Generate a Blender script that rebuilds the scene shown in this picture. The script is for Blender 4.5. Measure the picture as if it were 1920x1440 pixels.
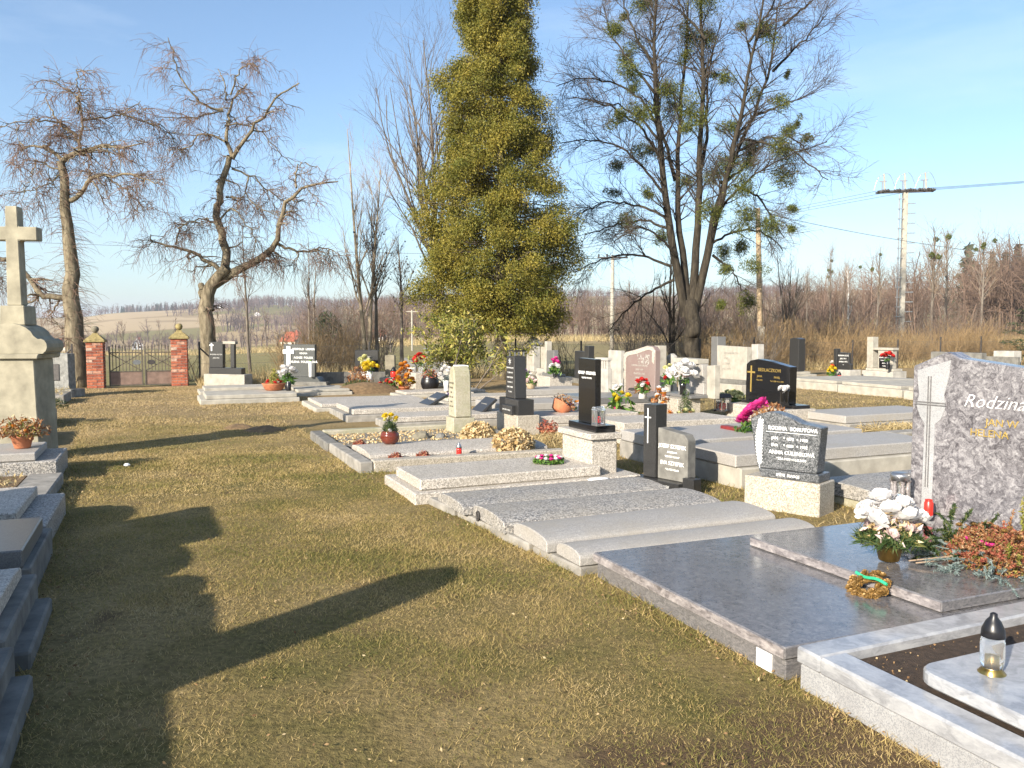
import bpy, bmesh, math, random
import numpy as np
from mathutils import Vector, Matrix
R = math.radians
random.seed(7); rng = np.random.default_rng(7)
for o in list(bpy.data.objects): bpy.data.objects.remove(o)
scene = bpy.context.scene
COL = scene.collection

# ------------------------------------------------------------------ camera, world, sun, exposure
EYE = 1.6
cam_d = bpy.data.cameras.new('camera'); cam = bpy.data.objects.new('camera', cam_d); COL.objects.link(cam)
cam.location = (0, 0, EYE); cam.rotation_euler = (R(90 - 3.69), 0, 0)
cam_d.sensor_width = 36; cam_d.lens = 36 * 1550 / 1920; cam_d.clip_start = 0.05; cam_d.clip_end = 9000
scene.camera = cam
SUN_AZ, SUN_EL = 36.0, 23.0          # light travels towards +x*sin(az), +y*cos(az)
world = bpy.data.worlds.new('World'); scene.world = world; world.use_nodes = True
wn, wl = world.node_tree.nodes, world.node_tree.links
bg = wn['Background']
sky = wn.new('ShaderNodeTexSky'); sky.sky_type = 'NISHITA'; sky.sun_disc = False
sky.sun_elevation = R(SUN_EL); sky.sun_rotation = R(180 + SUN_AZ)
sky.air_density = 1.0; sky.dust_density = 1.4; sky.ozone_density = 2.4; sky.altitude = 300
tint = wn.new('ShaderNodeMix'); tint.data_type = 'RGBA'; tint.blend_type = 'MULTIPLY'; tint.inputs[0].default_value = 1; tint.inputs[7].default_value = (.97, 1.02, 1.04, 1)
tc = wn.new('ShaderNodeTexCoord'); mp_ = wn.new('ShaderNodeMapping'); mp_.inputs['Rotation'].default_value = (.25, .35, .4); mp_.inputs['Scale'].default_value = (1.3, 2.2, 7.5); wl.new(tc.outputs['Generated'], mp_.inputs[0])
cn = wn.new('ShaderNodeTexNoise'); cn.inputs['Scale'].default_value = 1.6; cn.inputs['Detail'].default_value = 7; cn.inputs['Roughness'].default_value = .6; wl.new(mp_.outputs[0], cn.inputs['Vector'])
cr = wn.new('ShaderNodeMapRange'); cr.inputs[1].default_value = .48; cr.inputs[2].default_value = .80; cr.inputs[4].default_value = .30; wl.new(cn.outputs[0], cr.inputs[0])      # thin cirrus over the whole sky
cm = wn.new('ShaderNodeMix'); cm.data_type = 'RGBA'; wl.new(cr.outputs[0], cm.inputs[0]); wl.new(sky.outputs[0], cm.inputs[6]); cm.inputs[7].default_value = (5.2, 5.6, 6.2, 1)
wl.new(cm.outputs[2], tint.inputs[6]); wl.new(tint.outputs[2], bg.inputs[0]); bg.inputs[1].default_value = 0.092
sun_d = bpy.data.lights.new('sun', 'SUN'); sun = bpy.data.objects.new('sun', sun_d); COL.objects.link(sun)
sun_d.energy = 4.5; sun_d.angle = R(0.53); sun_d.color = (1.0, 0.90, 0.76)
ldir = Vector((math.sin(R(SUN_AZ)) * math.cos(R(SUN_EL)), math.cos(R(SUN_AZ)) * math.cos(R(SUN_EL)), -math.sin(R(SUN_EL))))
sun.rotation_euler = ldir.to_track_quat('-Z', 'Y').to_euler(); sun.location = (-20, -20, 30)
scene.view_settings.view_transform = 'Standard'; scene.view_settings.look = 'None'
scene.view_settings.exposure = 1.25; scene.view_settings.gamma = 1
scene.render.engine = 'CYCLES'
scene.cycles.max_bounces = 6; scene.cycles.transparent_max_bounces = 8; scene.cycles.diffuse_bounces = 3

# ------------------------------------------------------------------ grave-yard frame: s across the path (to the right), t along it
TH = R(23)
def W(s, t, z=0.0): return Vector((s * math.cos(TH) - t * math.sin(TH), s * math.sin(TH) + t * math.cos(TH), z))

# ------------------------------------------------------------------ materials
MATS = {}
def new_mat(name):
    m = bpy.data.materials.new(name); m.use_nodes = True; MATS[name] = m
    return m, m.node_tree.nodes, m.node_tree.links, m.node_tree.nodes['Principled BSDF']
def ramp(n, stops, interp='LINEAR'):
    r = n.new('ShaderNodeValToRGB'); r.color_ramp.interpolation = interp
    e = r.color_ramp.elements
    while len(e) < len(stops): e.new(0.5)
    for i, (p, c) in enumerate(stops): e[i].position = p; e[i].color = (*c, 1)
    return r
def noise(n, l, co, scale, detail=4, rough=.55):
    t = n.new('ShaderNodeTexNoise'); t.inputs['Scale'].default_value = scale
    t.inputs['Detail'].default_value = detail; t.inputs['Roughness'].default_value = rough
    l.new(co, t.inputs['Vector']); return t
def coords(n, world_space=False):
    if world_space:
        g = n.new('ShaderNodeNewGeometry'); return g.outputs['Position']
    return n.new('ShaderNodeTexCoord').outputs['Object']
def bump(n, l, b, height, strength=.3, dist=.01):
    k = n.new('ShaderNodeBump'); k.inputs['Strength'].default_value = strength; k.inputs['Distance'].default_value = dist
    l.new(height, k.inputs['Height']); l.new(k.outputs[0], b.inputs['Normal'])
def mix(n, l, fac, a, b, mode='MIX'):
    m = n.new('ShaderNodeMix'); m.data_type = 'RGBA'; m.blend_type = mode
    if isinstance(fac, (int, float)): m.inputs[0].default_value = fac
    else: l.new(fac, m.inputs[0])
    for i, v in ((6, a), (7, b)):
        if isinstance(v, tuple): m.inputs[i].default_value = (*v, 1)
        else: l.new(v, m.inputs[i])
    return m.outputs[2]
def plain(name, col, rough=.6, var=.25, scale=12, bumps=.15, metal=0, spec=None, bdist=.004):
    m, n, l, b = new_mat(name); co = coords(n)
    t = noise(n, l, co, scale)
    lo = tuple(max(0, c * (1 - var)) for c in col); hi = tuple(min(1, c * (1 + var)) for c in col)
    r = ramp(n, [(.3, lo), (.7, hi)]); l.new(t.outputs[0], r.inputs[0]); l.new(r.outputs[0], b.inputs['Base Color'])
    b.inputs['Roughness'].default_value = rough; b.inputs['Metallic'].default_value = metal
    if spec is not None: b.inputs['Specular IOR Level'].default_value = spec
    if bumps: bump(n, l, b, noise(n, l, co, scale * 5, 3).outputs[0], bumps, bdist)
    return m
def speckle(name, cols, scale=120, rough=.55, stain=(.30, .27, .22), stain_amt=.35, bumps=.25, coat=0):
    """terrazzo / granite: voronoi chips of several stone colours, blotched with weather stain"""
    m, n, l, b = new_mat(name); co = coords(n)
    v = n.new('ShaderNodeTexVoronoi'); v.inputs['Scale'].default_value = scale; l.new(co, v.inputs['Vector'])
    sp = n.new('ShaderNodeSeparateColor'); l.new(v.outputs['Color'], sp.inputs[0])
    k = len(cols); r = ramp(n, [((i + .0) / k, c) for i, c in enumerate(cols)], 'CONSTANT'); l.new(sp.outputs[0], r.inputs[0])
    big = noise(n, l, co, 2.3, 6, .65); rs = ramp(n, [(.40, (0, 0, 0)), (.70, (min(1, stain_amt * 1.5),) * 3)]); l.new(big.outputs[0], rs.inputs[0])
    c = mix(n, l, rs.outputs[0], r.outputs[0], stain)
    l.new(c, b.inputs['Base Color']); b.inputs['Roughness'].default_value = rough
    if bumps: bump(n, l, b, sp.outputs[1], bumps, .0015)
    if coat: b.inputs['Coat Weight'].default_value = coat; b.inputs['Coat Roughness'].default_value = .06
    return m
speckle('terrazzo_light', [(0.216, 0.200, 0.178), (0.513, 0.473, 0.412), (0.397, 0.361, 0.311), (0.580, 0.538, 0.474), (0.314, 0.281, 0.241)], 110, .6)
speckle('terrazzo_grey', [(0.108, 0.105, 0.102), (0.331, 0.323, 0.303), (0.223, 0.209, 0.194), (0.447, 0.419, 0.374), (0.182, 0.177, 0.171)], 95, .6)
speckle('terrazzo_fine', [(0.258, 0.251, 0.235), (0.333, 0.318, 0.299), (0.289, 0.273, 0.257), (0.394, 0.377, 0.349)], 170, .6)
speckle('terrazzo_cream', [(0.192, 0.173, 0.140), (0.466, 0.417, 0.334), (0.369, 0.330, 0.264), (0.530, 0.480, 0.404), (0.320, 0.284, 0.224)], 120, .6)
speckle('granite_salt', [(0.027, 0.030, 0.032), (0.097, 0.103, 0.108), (0.194, 0.199, 0.205), (0.054, 0.057, 0.060), (0.140, 0.146, 0.151)], 130, .3, (0.054, 0.054, 0.054), .2, .05)
speckle('granite_white', [(0.303, 0.308, 0.314), (0.374, 0.380, 0.385), (0.341, 0.341, 0.341), (0.231, 0.237, 0.248)], 260, .35, (0.198, 0.198, 0.204), .4, .05)
speckle('granite_grey', [(0.116, 0.116, 0.116), (0.174, 0.174, 0.174), (0.145, 0.145, 0.139)], 200, .3, (0.104, 0.104, 0.099), .3, .05)
speckle('granite_pink', [(0.186, 0.130, 0.118), (0.236, 0.174, 0.155), (0.205, 0.149, 0.136)], 180, .5, (0.248, 0.205, 0.186), .4, .1)
speckle('lichen_stone', [(0.332, 0.301, 0.222), (0.396, 0.365, 0.277), (0.365, 0.332, 0.262)], 60, .85, (0.198, 0.206, 0.103), .5, .3)

def swirl(name, c0, c1, c2, rough, scale=5.5, rot=0.5, zs=2.6):
    m, n, l, b = new_mat(name); co = coords(n)
    mp = n.new('ShaderNodeMapping'); mp.inputs['Rotation'].default_value = (rot, .4, .9); mp.inputs['Scale'].default_value = (1, 1, zs); l.new(co, mp.inputs[0])
    d = noise(n, l, mp.outputs[0], scale * .9, 4)
    v = mix(n, l, .38, mp.outputs[0], d.outputs['Color'])
    t = noise(n, l, v, scale * 3.2, 8, .68)
    r = ramp(n, [(.36, c0), (.5, c1), (.66, c2)]); l.new(t.outputs[0], r.inputs[0]); l.new(r.outputs[0], b.inputs['Base Color'])
    q = noise(n, l, co, 3, 5); rr = ramp(n, [(.3, (rough * .7,) * 3), (.75, (rough * 1.6,) * 3)]); l.new(q.outputs[0], rr.inputs[0]); l.new(rr.outputs[0], b.inputs['Roughness'])
    b.inputs['IOR'].default_value = 1.8
    return m
swirl('granite_swirl', (.065, .06, .066), (.165, .157, .166), (.34, .33, .335), .2, 7, .5, 1.0)
swirl('granite_swirl_dark', (.09, .088, .09), (.145, .14, .143), (.22, .21, .205), .15, 8)
swirl('granite_swirl_edge', (.10, .09, .09), (.22, .20, .20), (.38, .35, .34), .35)
swirl('granite_pale_vein', (0.223, 0.229, 0.242), (0.322, 0.329, 0.341), (0.409, 0.415, 0.422), .16, 3.2)
speckle('granite_dark', [(.045, .05, .048), (.075, .08, .077), (.06, .064, .062)], 200, .3, (.05, .05, .048), .3, .05)
plain('black_granite', (.012, .012, .013), .10, .5, 160, 0)
plain('black_granite_worn', (.03, .03, .03), .28, .4, 90, 0)
plain('concrete', (0.245, 0.230, 0.202), .9, .3, 7, .5)
plain('concrete_dark', (.15, .145, .13), .9, .35, 8, .6)
plain('concrete_pale', (0.339, 0.317, 0.268), .88, .2, 6, .4)
plain('sandstone', (.29, .265, .195), .9, .28, 5, .5)
plain('sandstone_dark', (0.182, 0.164, 0.119), .9, .35, 6, .6)
plain('old_plaster', (0.358, 0.344, 0.310), .85, .25, 5, .4)
plain('rubble_stone', (0.210, 0.210, 0.196), .9, .4, 9, .8, bdist=.02)
plain('white_paint', (.80, .80, .78), .5, .04, 8, 0)
plain('gold_paint', (.60, .42, .12), .35, .15, 40, 0, .6)
plain('grey_letter', (.55, .55, .53), .5, .1, 30, 0)
plain('steel', (.42, .42, .42), .32, .15, 30, 0, .9)
plain('dark_iron', (.045, .04, .038), .65, .4, 25, .3)
plain('gate_paint', (.10, .085, .065), .6, .3, 14, .3)
plain('gate_sheet', (.20, .135, .105), .6, .25, 6, .2)
plain('brass', (.40, .27, .09), .28, .2, 30, 0, 1)
plain('black_plastic', (.012, .012, .014), .35, .3, 20, 0)
plain('red_plastic', (.62, .03, .02), .3, .1, 20, 0)
plain('terracotta', (.42, .15, .07), .75, .2, 18, .2)
plain('brown_glaze', (.13, .028, .015), .12, .3, 6, 0)
plain('maroon_pot', (.16, .02, .02), .4, .2, 10, 0)
plain('wood_pole', (0.432, 0.325, 0.205), .85, .3, 10, .4)
plain('moss_stone', (.25, .20, .085), .95, .4, 16, .6)
plain('soil', (.055, .035, .022), .97, .5, 30, .9, bdist=.02)
plain('heap_earth', (.17, .11, .055), .97, .4, 14, .9, bdist=.02)
plain('gravel_bed', (0.252, 0.238, 0.210), .95, .5, 45, 1, bdist=.02)
plain('house_wall', (.72, .68, .58), .9, .06, 3, 0)
plain('house_white', (.80, .80, .79), .9, .04, 3, 0)
plain('roof_red', (.34, .09, .05), .85, .2, 3, 0)
plain('roof_pale', (.62, .60, .58), .8, .1, 3, 0)
plain('window_glass', (.03, .035, .04), .1, .2, 2, 0)
plain('shingle_dark', (.07, .07, .075), .5, .3, 30, .3)
plain('mortar', (.36, .33, .29), .95, .2, 20, .4)
plain('wire', (.10, .10, .10), .6, .1, 5, 0)
plain('paper', (.72, .72, .70), .6, .05, 30, 0)
plain('ribbon_green', (.03, .42, .20), .35, .15, 40, 0)
plain('gold_cone', (.26, .155, .05), .38, .45, 60, .3, .35)
m, n, l, b = new_mat('clear_glass')
b.inputs['Base Color'].default_value = (.95, .97, .97, 1); b.inputs['Roughness'].default_value = .04; b.inputs['Transmission Weight'].default_value = .92; b.inputs['IOR'].default_value = 1.3
m, n, l, b = new_mat('red_glass')
b.inputs['Base Color'].default_value = (.95, .05, .04, 1); b.inputs['Roughness'].default_value = .18; b.inputs['Transmission Weight'].default_value = .35; b.inputs['Subsurface Weight'].default_value = .2

def worn(n, l, co, c, tan):
    """the turf is trodden to bare tan straw towards the gate"""
    d = n.new('ShaderNodeVectorMath'); d.operation = 'DOT_PRODUCT'; l.new(co, d.inputs[0]); d.inputs[1].default_value = (-math.sin(TH), math.cos(TH), 0)
    nz = noise(n, l, co, .7, 4, .6); a = n.new('ShaderNodeMath'); a.operation = 'MULTIPLY_ADD'; l.new(nz.outputs[0], a.inputs[0]); a.inputs[1].default_value = 9; l.new(d.outputs['Value'], a.inputs[2])
    r = n.new('ShaderNodeMapRange'); r.inputs[1].default_value = 14; r.inputs[2].default_value = 23; r.inputs[4].default_value = .75; l.new(a.outputs[0], r.inputs[0])
    return mix(n, l, r.outputs[0], c, tan)

def island(name, stops, rough=.7, trans=0.0, noise_scale=0, spec=.3, world_mix=None):
    """leaves, blades, petals: a colour per loose piece, with optional translucency"""
    m, n, l, b = new_mat(name)
    g = n.new('ShaderNodeNewGeometry'); fac = g.outputs['Random Per Island']
    if noise_scale:
        t = noise(n, l, g.outputs['Position'], noise_scale, 3)
        mm = n.new('ShaderNodeMath'); mm.operation = 'MULTIPLY_ADD'; l.new(t.outputs[0], mm.inputs[0]); mm.inputs[1].default_value = 1.7; mm.inputs[2].default_value = -.70
        ad = n.new('ShaderNodeMath'); ad.operation = 'MULTIPLY_ADD'; l.new(fac, ad.inputs[0]); ad.inputs[1].default_value = .55; l.new(mm.outputs[0], ad.inputs[2])
        fac = ad.outputs[0]
    r = ramp(n, stops); l.new(fac, r.inputs[0]); l.new(r.outputs[0], b.inputs['Base Color'])
    if name == 'grass_blade': l.new(worn(n, l, g.outputs['Position'], r.outputs[0], (.46, .345, .20)), b.inputs['Base Color'])
    b.inputs['Roughness'].default_value = rough; b.inputs['Specular IOR Level'].default_value = spec
    if trans:
        tr = n.new('ShaderNodeBsdfTranslucent'); l.new(r.outputs[0], tr.inputs[0]); ms = n.new('ShaderNodeMixShader'); ms.inputs[0].default_value = trans
        l.new(b.outputs[0], ms.inputs[1]); l.new(tr.outputs[0], ms.inputs[2]); l.new(ms.outputs[0], n['Material Output'].inputs[0])
    return m
island('grass_blade', [(0, (.15, .165, .04)), (.22, (.24, .215, .062)), (.45, (.42, .32, .125)), (.7, (.55, .41, .19)), (1, (.60, .49, .29))], .8, .35, .8)
island('dry_grass', [(0, (.34, .25, .11)), (.5, (.46, .36, .18)), (1, (.55, .45, .26))], .8, .3)
island('dead_leaf', [(0, (.16, .09, .045)), (.5, (.30, .19, .09)), (1, (.48, .38, .22))], .8, .2)
island('cypress_leaf', [(0, (.09, .105, .016)), (.35, (.165, .155, .026)), (.7, (.27, .225, .038)), (1, (.38, .30, .06))], .6, .25, 1.3)
island('laurel_leaf', [(0, (.09, .115, .02)), (.5, (.22, .22, .045)), (1, (.46, .38, .11))], .45, .25)
island('mistletoe_leaf', [(0, (.045, .06, .012)), (.5, (.10, .12, .022)), (1, (.19, .19, .04))], .6, .25)
island('fir_needle', [(0, (.02, .045, .015)), (.6, (.05, .085, .025)), (1, (.13, .13, .035))], .6, .15)
island('blue_needle', [(0, (.10, .15, .14)), (.6, (.20, .26, .25)), (1, (.32, .37, .35))], .6, .15)
island('dark_needle', [(0, (.012, .028, .012)), (1, (.045, .075, .03))], .6, .1)
island('heather', [(0, (0.150, 0.053, 0.022)), (.4, (0.270, 0.112, 0.045)), (.75, (0.338, 0.188, 0.083)), (1, (0.435, 0.315, 0.195))], .8, .2)
island('heather_red', [(0, (.22, .05, .04)), (.6, (.33, .10, .06)), (1, (.42, .22, .12))], .8, .2)
island('cut_leaf', [(0, (.03, .09, .02)), (.6, (.08, .17, .03)), (1, (.20, .30, .06))], .5, .25)
island('hydrangea_dry', [(0, (.34, .22, .09)), (.5, (.56, .42, .22)), (1, (.72, .60, .38))], .8, .25)
for nm, c in (('petal_white', (.82, .80, .78)), ('petal_blush', (.84, .66, .62)), ('petal_pink', (.72, .05, .30)), ('petal_red', (.62, .03, .025)), ('petal_yellow', (.76, .56, .03)),
              ('petal_orange', (.66, .25, .03)), ('petal_cream', (.72, .70, .34)), ('petal_violet', (.30, .14, .45))):
    island(nm, [(0, tuple(x * .72 for x in c)), (1, tuple(min(1, x * 1.08) for x in c))], .65, .3)
def bark(name, c0, c1, c2, scale=9, stretch=.25):
    m, n, l, b = new_mat(name); co = coords(n)
    mp = n.new('ShaderNodeMapping'); mp.inputs['Scale'].default_value = (1, 1, stretch); l.new(co, mp.inputs[0])
    t = noise(n, l, mp.outputs[0], scale, 7, .7); r = ramp(n, [(.35, c0), (.52, c1), (.7, c2)]); l.new(t.outputs[0], r.inputs[0])
    l.new(r.outputs[0], b.inputs['Base Color']); b.inputs['Roughness'].default_value = .92; b.inputs['Specular IOR Level'].default_value = .15
    bump(n, l, b, t.outputs[0], .8, .03); return m
bark('bark_elm', (.09, .075, .05), (.19, .16, .11), (.30, .26, .18))
bark('bark_lime', (0.021, 0.018, 0.014), (0.045, 0.038, 0.029), (0.084, 0.072, 0.051))
bark('bark_pale', (.20, .16, .11), (.33, .27, .19), (.45, .38, .28), 6)
bark('bark_birch', (.10, .09, .08), (.55, .53, .5), (.66, .65, .62), 5, .8)
bark('bark_grey', (.10, .085, .07), (.17, .145, .12), (.24, .21, .17))
plain('twig_elm', (.19, .12, .085), .85, .3, 2, 0)
plain('twig_lime', (0.098, 0.075, 0.056), .85, .3, 2, 0)
plain('twig_pale', (.27, .20, .14), .85, .3, 2, 0)
plain('twig_shrub', (.30, .205, .10), .85, .35, .7, 0)
plain('twig_wood', (.17, .115, .085), .9, .4, .05, 0)
plain('twig_far', (.15, .11, .10), .9, .4, .02, 0)
plain('conifer_far', (.045, .06, .035), .9, .4, .02, 0)
plain('twig_dark', (.05, .038, .03), .9, .3, 2, 0)

# ground materials
m, n, l, b = new_mat('lawn_ground'); co = coords(n, True)
a = noise(n, l, co, .55, 6, .65); f = noise(n, l, co, 26, 5, .75); g2 = noise(n, l, co, 1.9, 4, .6)
r1 = ramp(n, [(.36, (.13, .12, .04)), (.50, (.235, .18, .08)), (.64, (.33, .25, .125))]); l.new(a.outputs[0], r1.inputs[0])
r2 = ramp(n, [(.30, (.35, .35, .35)), (.62, (1.15, 1.15, 1.1))]); l.new(f.outputs[0], r2.inputs[0])
c = mix(n, l, .8, r1.outputs[0], r2.outputs[0], 'MULTIPLY')
c = worn(n, l, co, c, (.31, .225, .125))
r3 = ramp(n, [(.60, (0, 0, 0)), (.72, (.8, .8, .8))]); l.new(g2.outputs[0], r3.inputs[0])
c = mix(n, l, r3.outputs[0], c, (.13, .088, .05))
vd = n.new('ShaderNodeVectorMath'); vd.operation = 'DISTANCE'; l.new(co, vd.inputs[0]); vd.inputs[1].default_value = (1.15, 2.5, 0)
ad = n.new('ShaderNodeMath'); ad.operation = 'MULTIPLY_ADD'; l.new(g2.outputs[0], ad.inputs[0]); ad.inputs[1].default_value = -1.6; l.new(vd.outputs['Value'], ad.inputs[2])
rd = ramp(n, [(.0, (1, 1, 1)), (.25, (0, 0, 0))]); l.new(ad.outputs[0], rd.inputs[0]); c = mix(n, l, rd.outputs[0], c, (.12, .082, .048))      # trodden bare earth by the kerb
l.new(c, b.inputs['Base Color']); b.inputs['Roughness'].default_value = .97; b.inputs['Specular IOR Level'].default_value = .1
bump(n, l, b, f.outputs[0], 1.0, .03)
m, n, l, b = new_mat('field_ground'); co = coords(n, True)
a = noise(n, l, co, .012, 4, .5); f = noise(n, l, co, .5, 6, .7); g2 = noise(n, l, co, .0032, 3, .5)
r1 = ramp(n, [(.40, (.22, .195, .085)), (.55, (.28, .225, .115)), (.68, (.34, .26, .15))]); l.new(a.outputs[0], r1.inputs[0])
r2 = ramp(n, [(.3, (.7, .7, .7)), (.7, (1.2, 1.2, 1.15))]); l.new(f.outputs[0], r2.inputs[0])
c = mix(n, l, .7, r1.outputs[0], r2.outputs[0], 'MULTIPLY')
r4 = ramp(n, [(.42, (.36, .27, .15)), (.46, (.22, .19, .08)), (.53, (.31, .23, .13)), (.57, (.42, .32, .19))], 'CONSTANT'); l.new(g2.outputs[0], r4.inputs[0])
ln = n.new('ShaderNodeVectorMath'); ln.operation = 'LENGTH'; l.new(co, ln.inputs[0])
mr = n.new('ShaderNodeMapRange'); mr.inputs[1].default_value = 380; mr.inputs[2].default_value = 430; l.new(ln.outputs['Value'], mr.inputs[0])
c = mix(n, l, mr.outputs[0], c, r4.outputs[0])
l.new(c, b.inputs['Base Color']); b.inputs['Roughness'].default_value = .97; b.inputs['Specular IOR Level'].default_value = .1
bump(n, l, b, f.outputs[0], .6, .3)
# bricks
m, n, l, b = new_mat('brick'); g = n.new('ShaderNodeNewGeometry')
r = ramp(n, [(0, (.20, .055, .03)), (.5, (.34, .095, .05)), (.9, (.42, .14, .07)), (1, (.55, .42, .33))]); l.new(g.outputs['Random Per Island'], r.inputs[0])
t = noise(n, l, g.outputs['Position'], 12, 5); r2 = ramp(n, [(.35, (.6, .6, .6)), (.65, (1.15, 1.15, 1.15))]); l.new(t.outputs[0], r2.inputs[0])
l.new(mix(n, l, 1.0, r.outputs[0], r2.outputs[0], 'MULTIPLY'), b.inputs['Base Color']); b.inputs['Roughness'].default_value = .9; bump(n, l, b, t.outputs[0], .6, .01)

# ------------------------------------------------------------------ helpers: objects and meshes
def link(name, me, mat=None, parent=None):
    o = bpy.data.objects.new(name, me); COL.objects.link(o)
    if mat and not me.materials: me.materials.append(MATS[mat])
    if parent: o.parent = parent
    return o
def tag(o, label=None, cat=None, group=None, kind=None):
    if label: o['label'] = label
    if cat: o['category'] = cat
    if group: o['group'] = group
    if kind: o['kind'] = kind
    return o
def thing(name, label, cat, loc=(0, 0, 0), rz=0.0, group=None):
    o = bpy.data.objects.new(name, None); COL.objects.link(o); o.empty_display_size = .1
    o.location = loc; o.rotation_euler = (0, 0, rz); return tag(o, label, cat, group)
class MB:
    """collects shapes in one bmesh"""
    def __init__(s): s.bm = bmesh.new()
    def _add(s, bm2, bev, seg=1):
        if bev: bmesh.ops.bevel(bm2, geom=bm2.edges[:], offset=bev, segments=seg, affect='EDGES', clamp_overlap=True)
        me = bpy.data.meshes.new('t'); bm2.to_mesh(me); bm2.free(); s.bm.from_mesh(me); bpy.data.meshes.remove(me); return s
    def box(s, x0, x1, y0, y1, z0, z1, bev=.006, M=None):
        b = bmesh.new(); bmesh.ops.create_cube(b, size=1)
        for v in b.verts: v.co = Vector((x0 + (v.co.x + .5) * (x1 - x0), y0 + (v.co.y + .5) * (y1 - y0), z0 + (v.co.z + .5) * (z1 - z0)))
        s._add2(b, bev, M); return s
    def _add2(s, b, bev, M=None, seg=1):
        if bev: bmesh.ops.bevel(b, geom=b.edges[:], offset=bev, segments=seg, affect='EDGES', clamp_overlap=True)
        if M is not None: bmesh.ops.transform(b, matrix=M, verts=b.verts[:])
        me = bpy.data.meshes.new('t'); b.to_mesh(me); b.free(); s.bm.from_mesh(me); bpy.data.meshes.remove(me)
    def prism(s, pts, d0, d1, axis='x', bev=.006, M=None):
        """pts = outline; axis x: pts are (y,z); axis y: (x,z); axis z: (x,y)"""
        b = bmesh.new()
        def P(p, d): return {'x': (d, p[0], p[1]), 'y': (p[0], d, p[1]), 'z': (p[0], p[1], d)}[axis]
        v = [b.verts.new(P(p, d0)) for p in pts]; f = b.faces.new(v)
        r = bmesh.ops.extrude_face_region(b, geom=[f]); dv = Vector(P((0, 0), d1 - d0)) 
        for q in r['geom']:
            if isinstance(q, bmesh.types.BMVert): q.co += dv
        bmesh.ops.recalc_face_normals(b, faces=b.faces[:])
        if bev:
            es = [e for e in b.edges if len(e.link_faces) == 2 and e.calc_face_angle(0) > .6]
            bmesh.ops.bevel(b, geom=es, offset=bev, segments=1, affect='EDGES', clamp_overlap=True)
        s._add2(b, 0, M); return s
    def lathe(s, prof, nseg=16, M=None, jit=0):
        b = bmesh.new(); rings = []
        for (r_, z) in prof: rings.append([b.verts.new((max(r_, 1e-4) * math.cos(2 * math.pi * i / nseg), max(r_, 1e-4) * math.sin(2 * math.pi * i / nseg), z)) for i in range(nseg)])
        for a, c in zip(rings, rings[1:]):
            for i in range(nseg): b.faces.new((a[i], a[(i + 1) % nseg], c[(i + 1) % nseg], c[i]))
        b.faces.new(rings[0][::-1]); b.faces.new(rings[-1])
        s._add2(b, 0, M); return s
    def rod(s, p, q, r_, nseg=6, r2=None):
        p, q = Vector(p), Vector(q); d = q - p; M = Matrix.Translation(p) @ d.to_track_quat('Z', 'Y').to_matrix().to_4x4()
        return s.lathe([(r_, 0), (r2 if r2 is not None else r_, d.length)], nseg, M)
    def build(s, name, mat, parent=None, smooth=False):
        me = bpy.data.meshes.new(name); s.bm.to_mesh(me); s.bm.free()
        if smooth:
            for p in me.polygons: p.use_smooth = True
        return link(name, me, mat, parent)
def mesh_np(name, V, F, mat, parent=None, smooth=False):
    V = np.asarray(V, dtype=np.float32).reshape(-1, 3); F = np.asarray(F, dtype=np.int32); k = F.shape[1]
    me = bpy.data.meshes.new(name); me.vertices.add(len(V)); me.vertices.foreach_set('co', V.ravel())
    me.loops.add(F.size); me.loops.foreach_set('vertex_index', F.ravel())
    me.polygons.add(len(F)); me.polygons.foreach_set('loop_start', np.arange(0, F.size, k, dtype=np.int32)); me.polygons.foreach_set('loop_total', np.full(len(F), k, dtype=np.int32))
    if smooth: me.polygons.foreach_set('use_smooth', np.ones(len(F), dtype=bool))
    me.update(calc_edges=True); me.validate()
    return link(name, me, mat, parent)
def unit(a): return a / np.maximum(np.linalg.norm(a, axis=-1, keepdims=True), 1e-9)
def tubes(P, Rr, k=3):
    """P (N,n,3) polylines, Rr (N,n) radii -> verts, quads"""
    N, n_, _ = P.shape; T = np.zeros_like(P); T[:, 1:-1] = P[:, 2:] - P[:, :-2]; T[:, 0] = P[:, 1] - P[:, 0]; T[:, -1] = P[:, -1] - P[:, -2]; T = unit(T)
    main = unit(P[:, -1] - P[:, 0]); ref = np.where(np.abs(main[:, 2:3]) > .7, np.array([[1., .13, 0]]), np.array([[.1, 0, 1.]]))[:, None, :]
    A = unit(np.cross(T, np.broadcast_to(ref, T.shape))); B = np.cross(T, A)
    an = np.arange(k) * 2 * np.pi / k
    V = P[:, :, None, :] + Rr[:, :, None, None] * (A[:, :, None, :] * np.cos(an)[None, None, :, None] + B[:, :, None, :] * np.sin(an)[None, None, :, None])
    idx = np.arange(N * n_ * k).reshape(N, n_, k); a = idx[:, :-1]; c = idx[:, 1:]
    F = np.stack([a, np.roll(a, -1, 2), np.roll(c, -1, 2), c], -1).reshape(-1, 4)
    return V.reshape(-1, 3), F
def join_np(parts):
    V, F, o = [], [], 0
    for v, f in parts: V.append(v); F.append(f + o); o += len(v)
    return np.concatenate(V), np.concatenate(F)
def grow(P0, D, L, r0, n_=5, wig=.2, grav=0., r1=.35):
    N = len(P0); P = np.zeros((N, n_, 3)); P[:, 0] = P0; d = unit(np.array(D, dtype=float)); st = (np.asarray(L) / (n_ - 1))
    st = np.broadcast_to(st, (N,))[:, None]
    for i in range(1, n_):
        d = unit(d + wig * rng.normal(size=(N, 3)) + np.array([0, 0, grav])); P[:, i] = P[:, i - 1] + d * st
    r0 = np.broadcast_to(np.asarray(r0, dtype=float), (N,))
    return P, r0[:, None] * np.linspace(1, r1, n_)[None]
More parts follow.
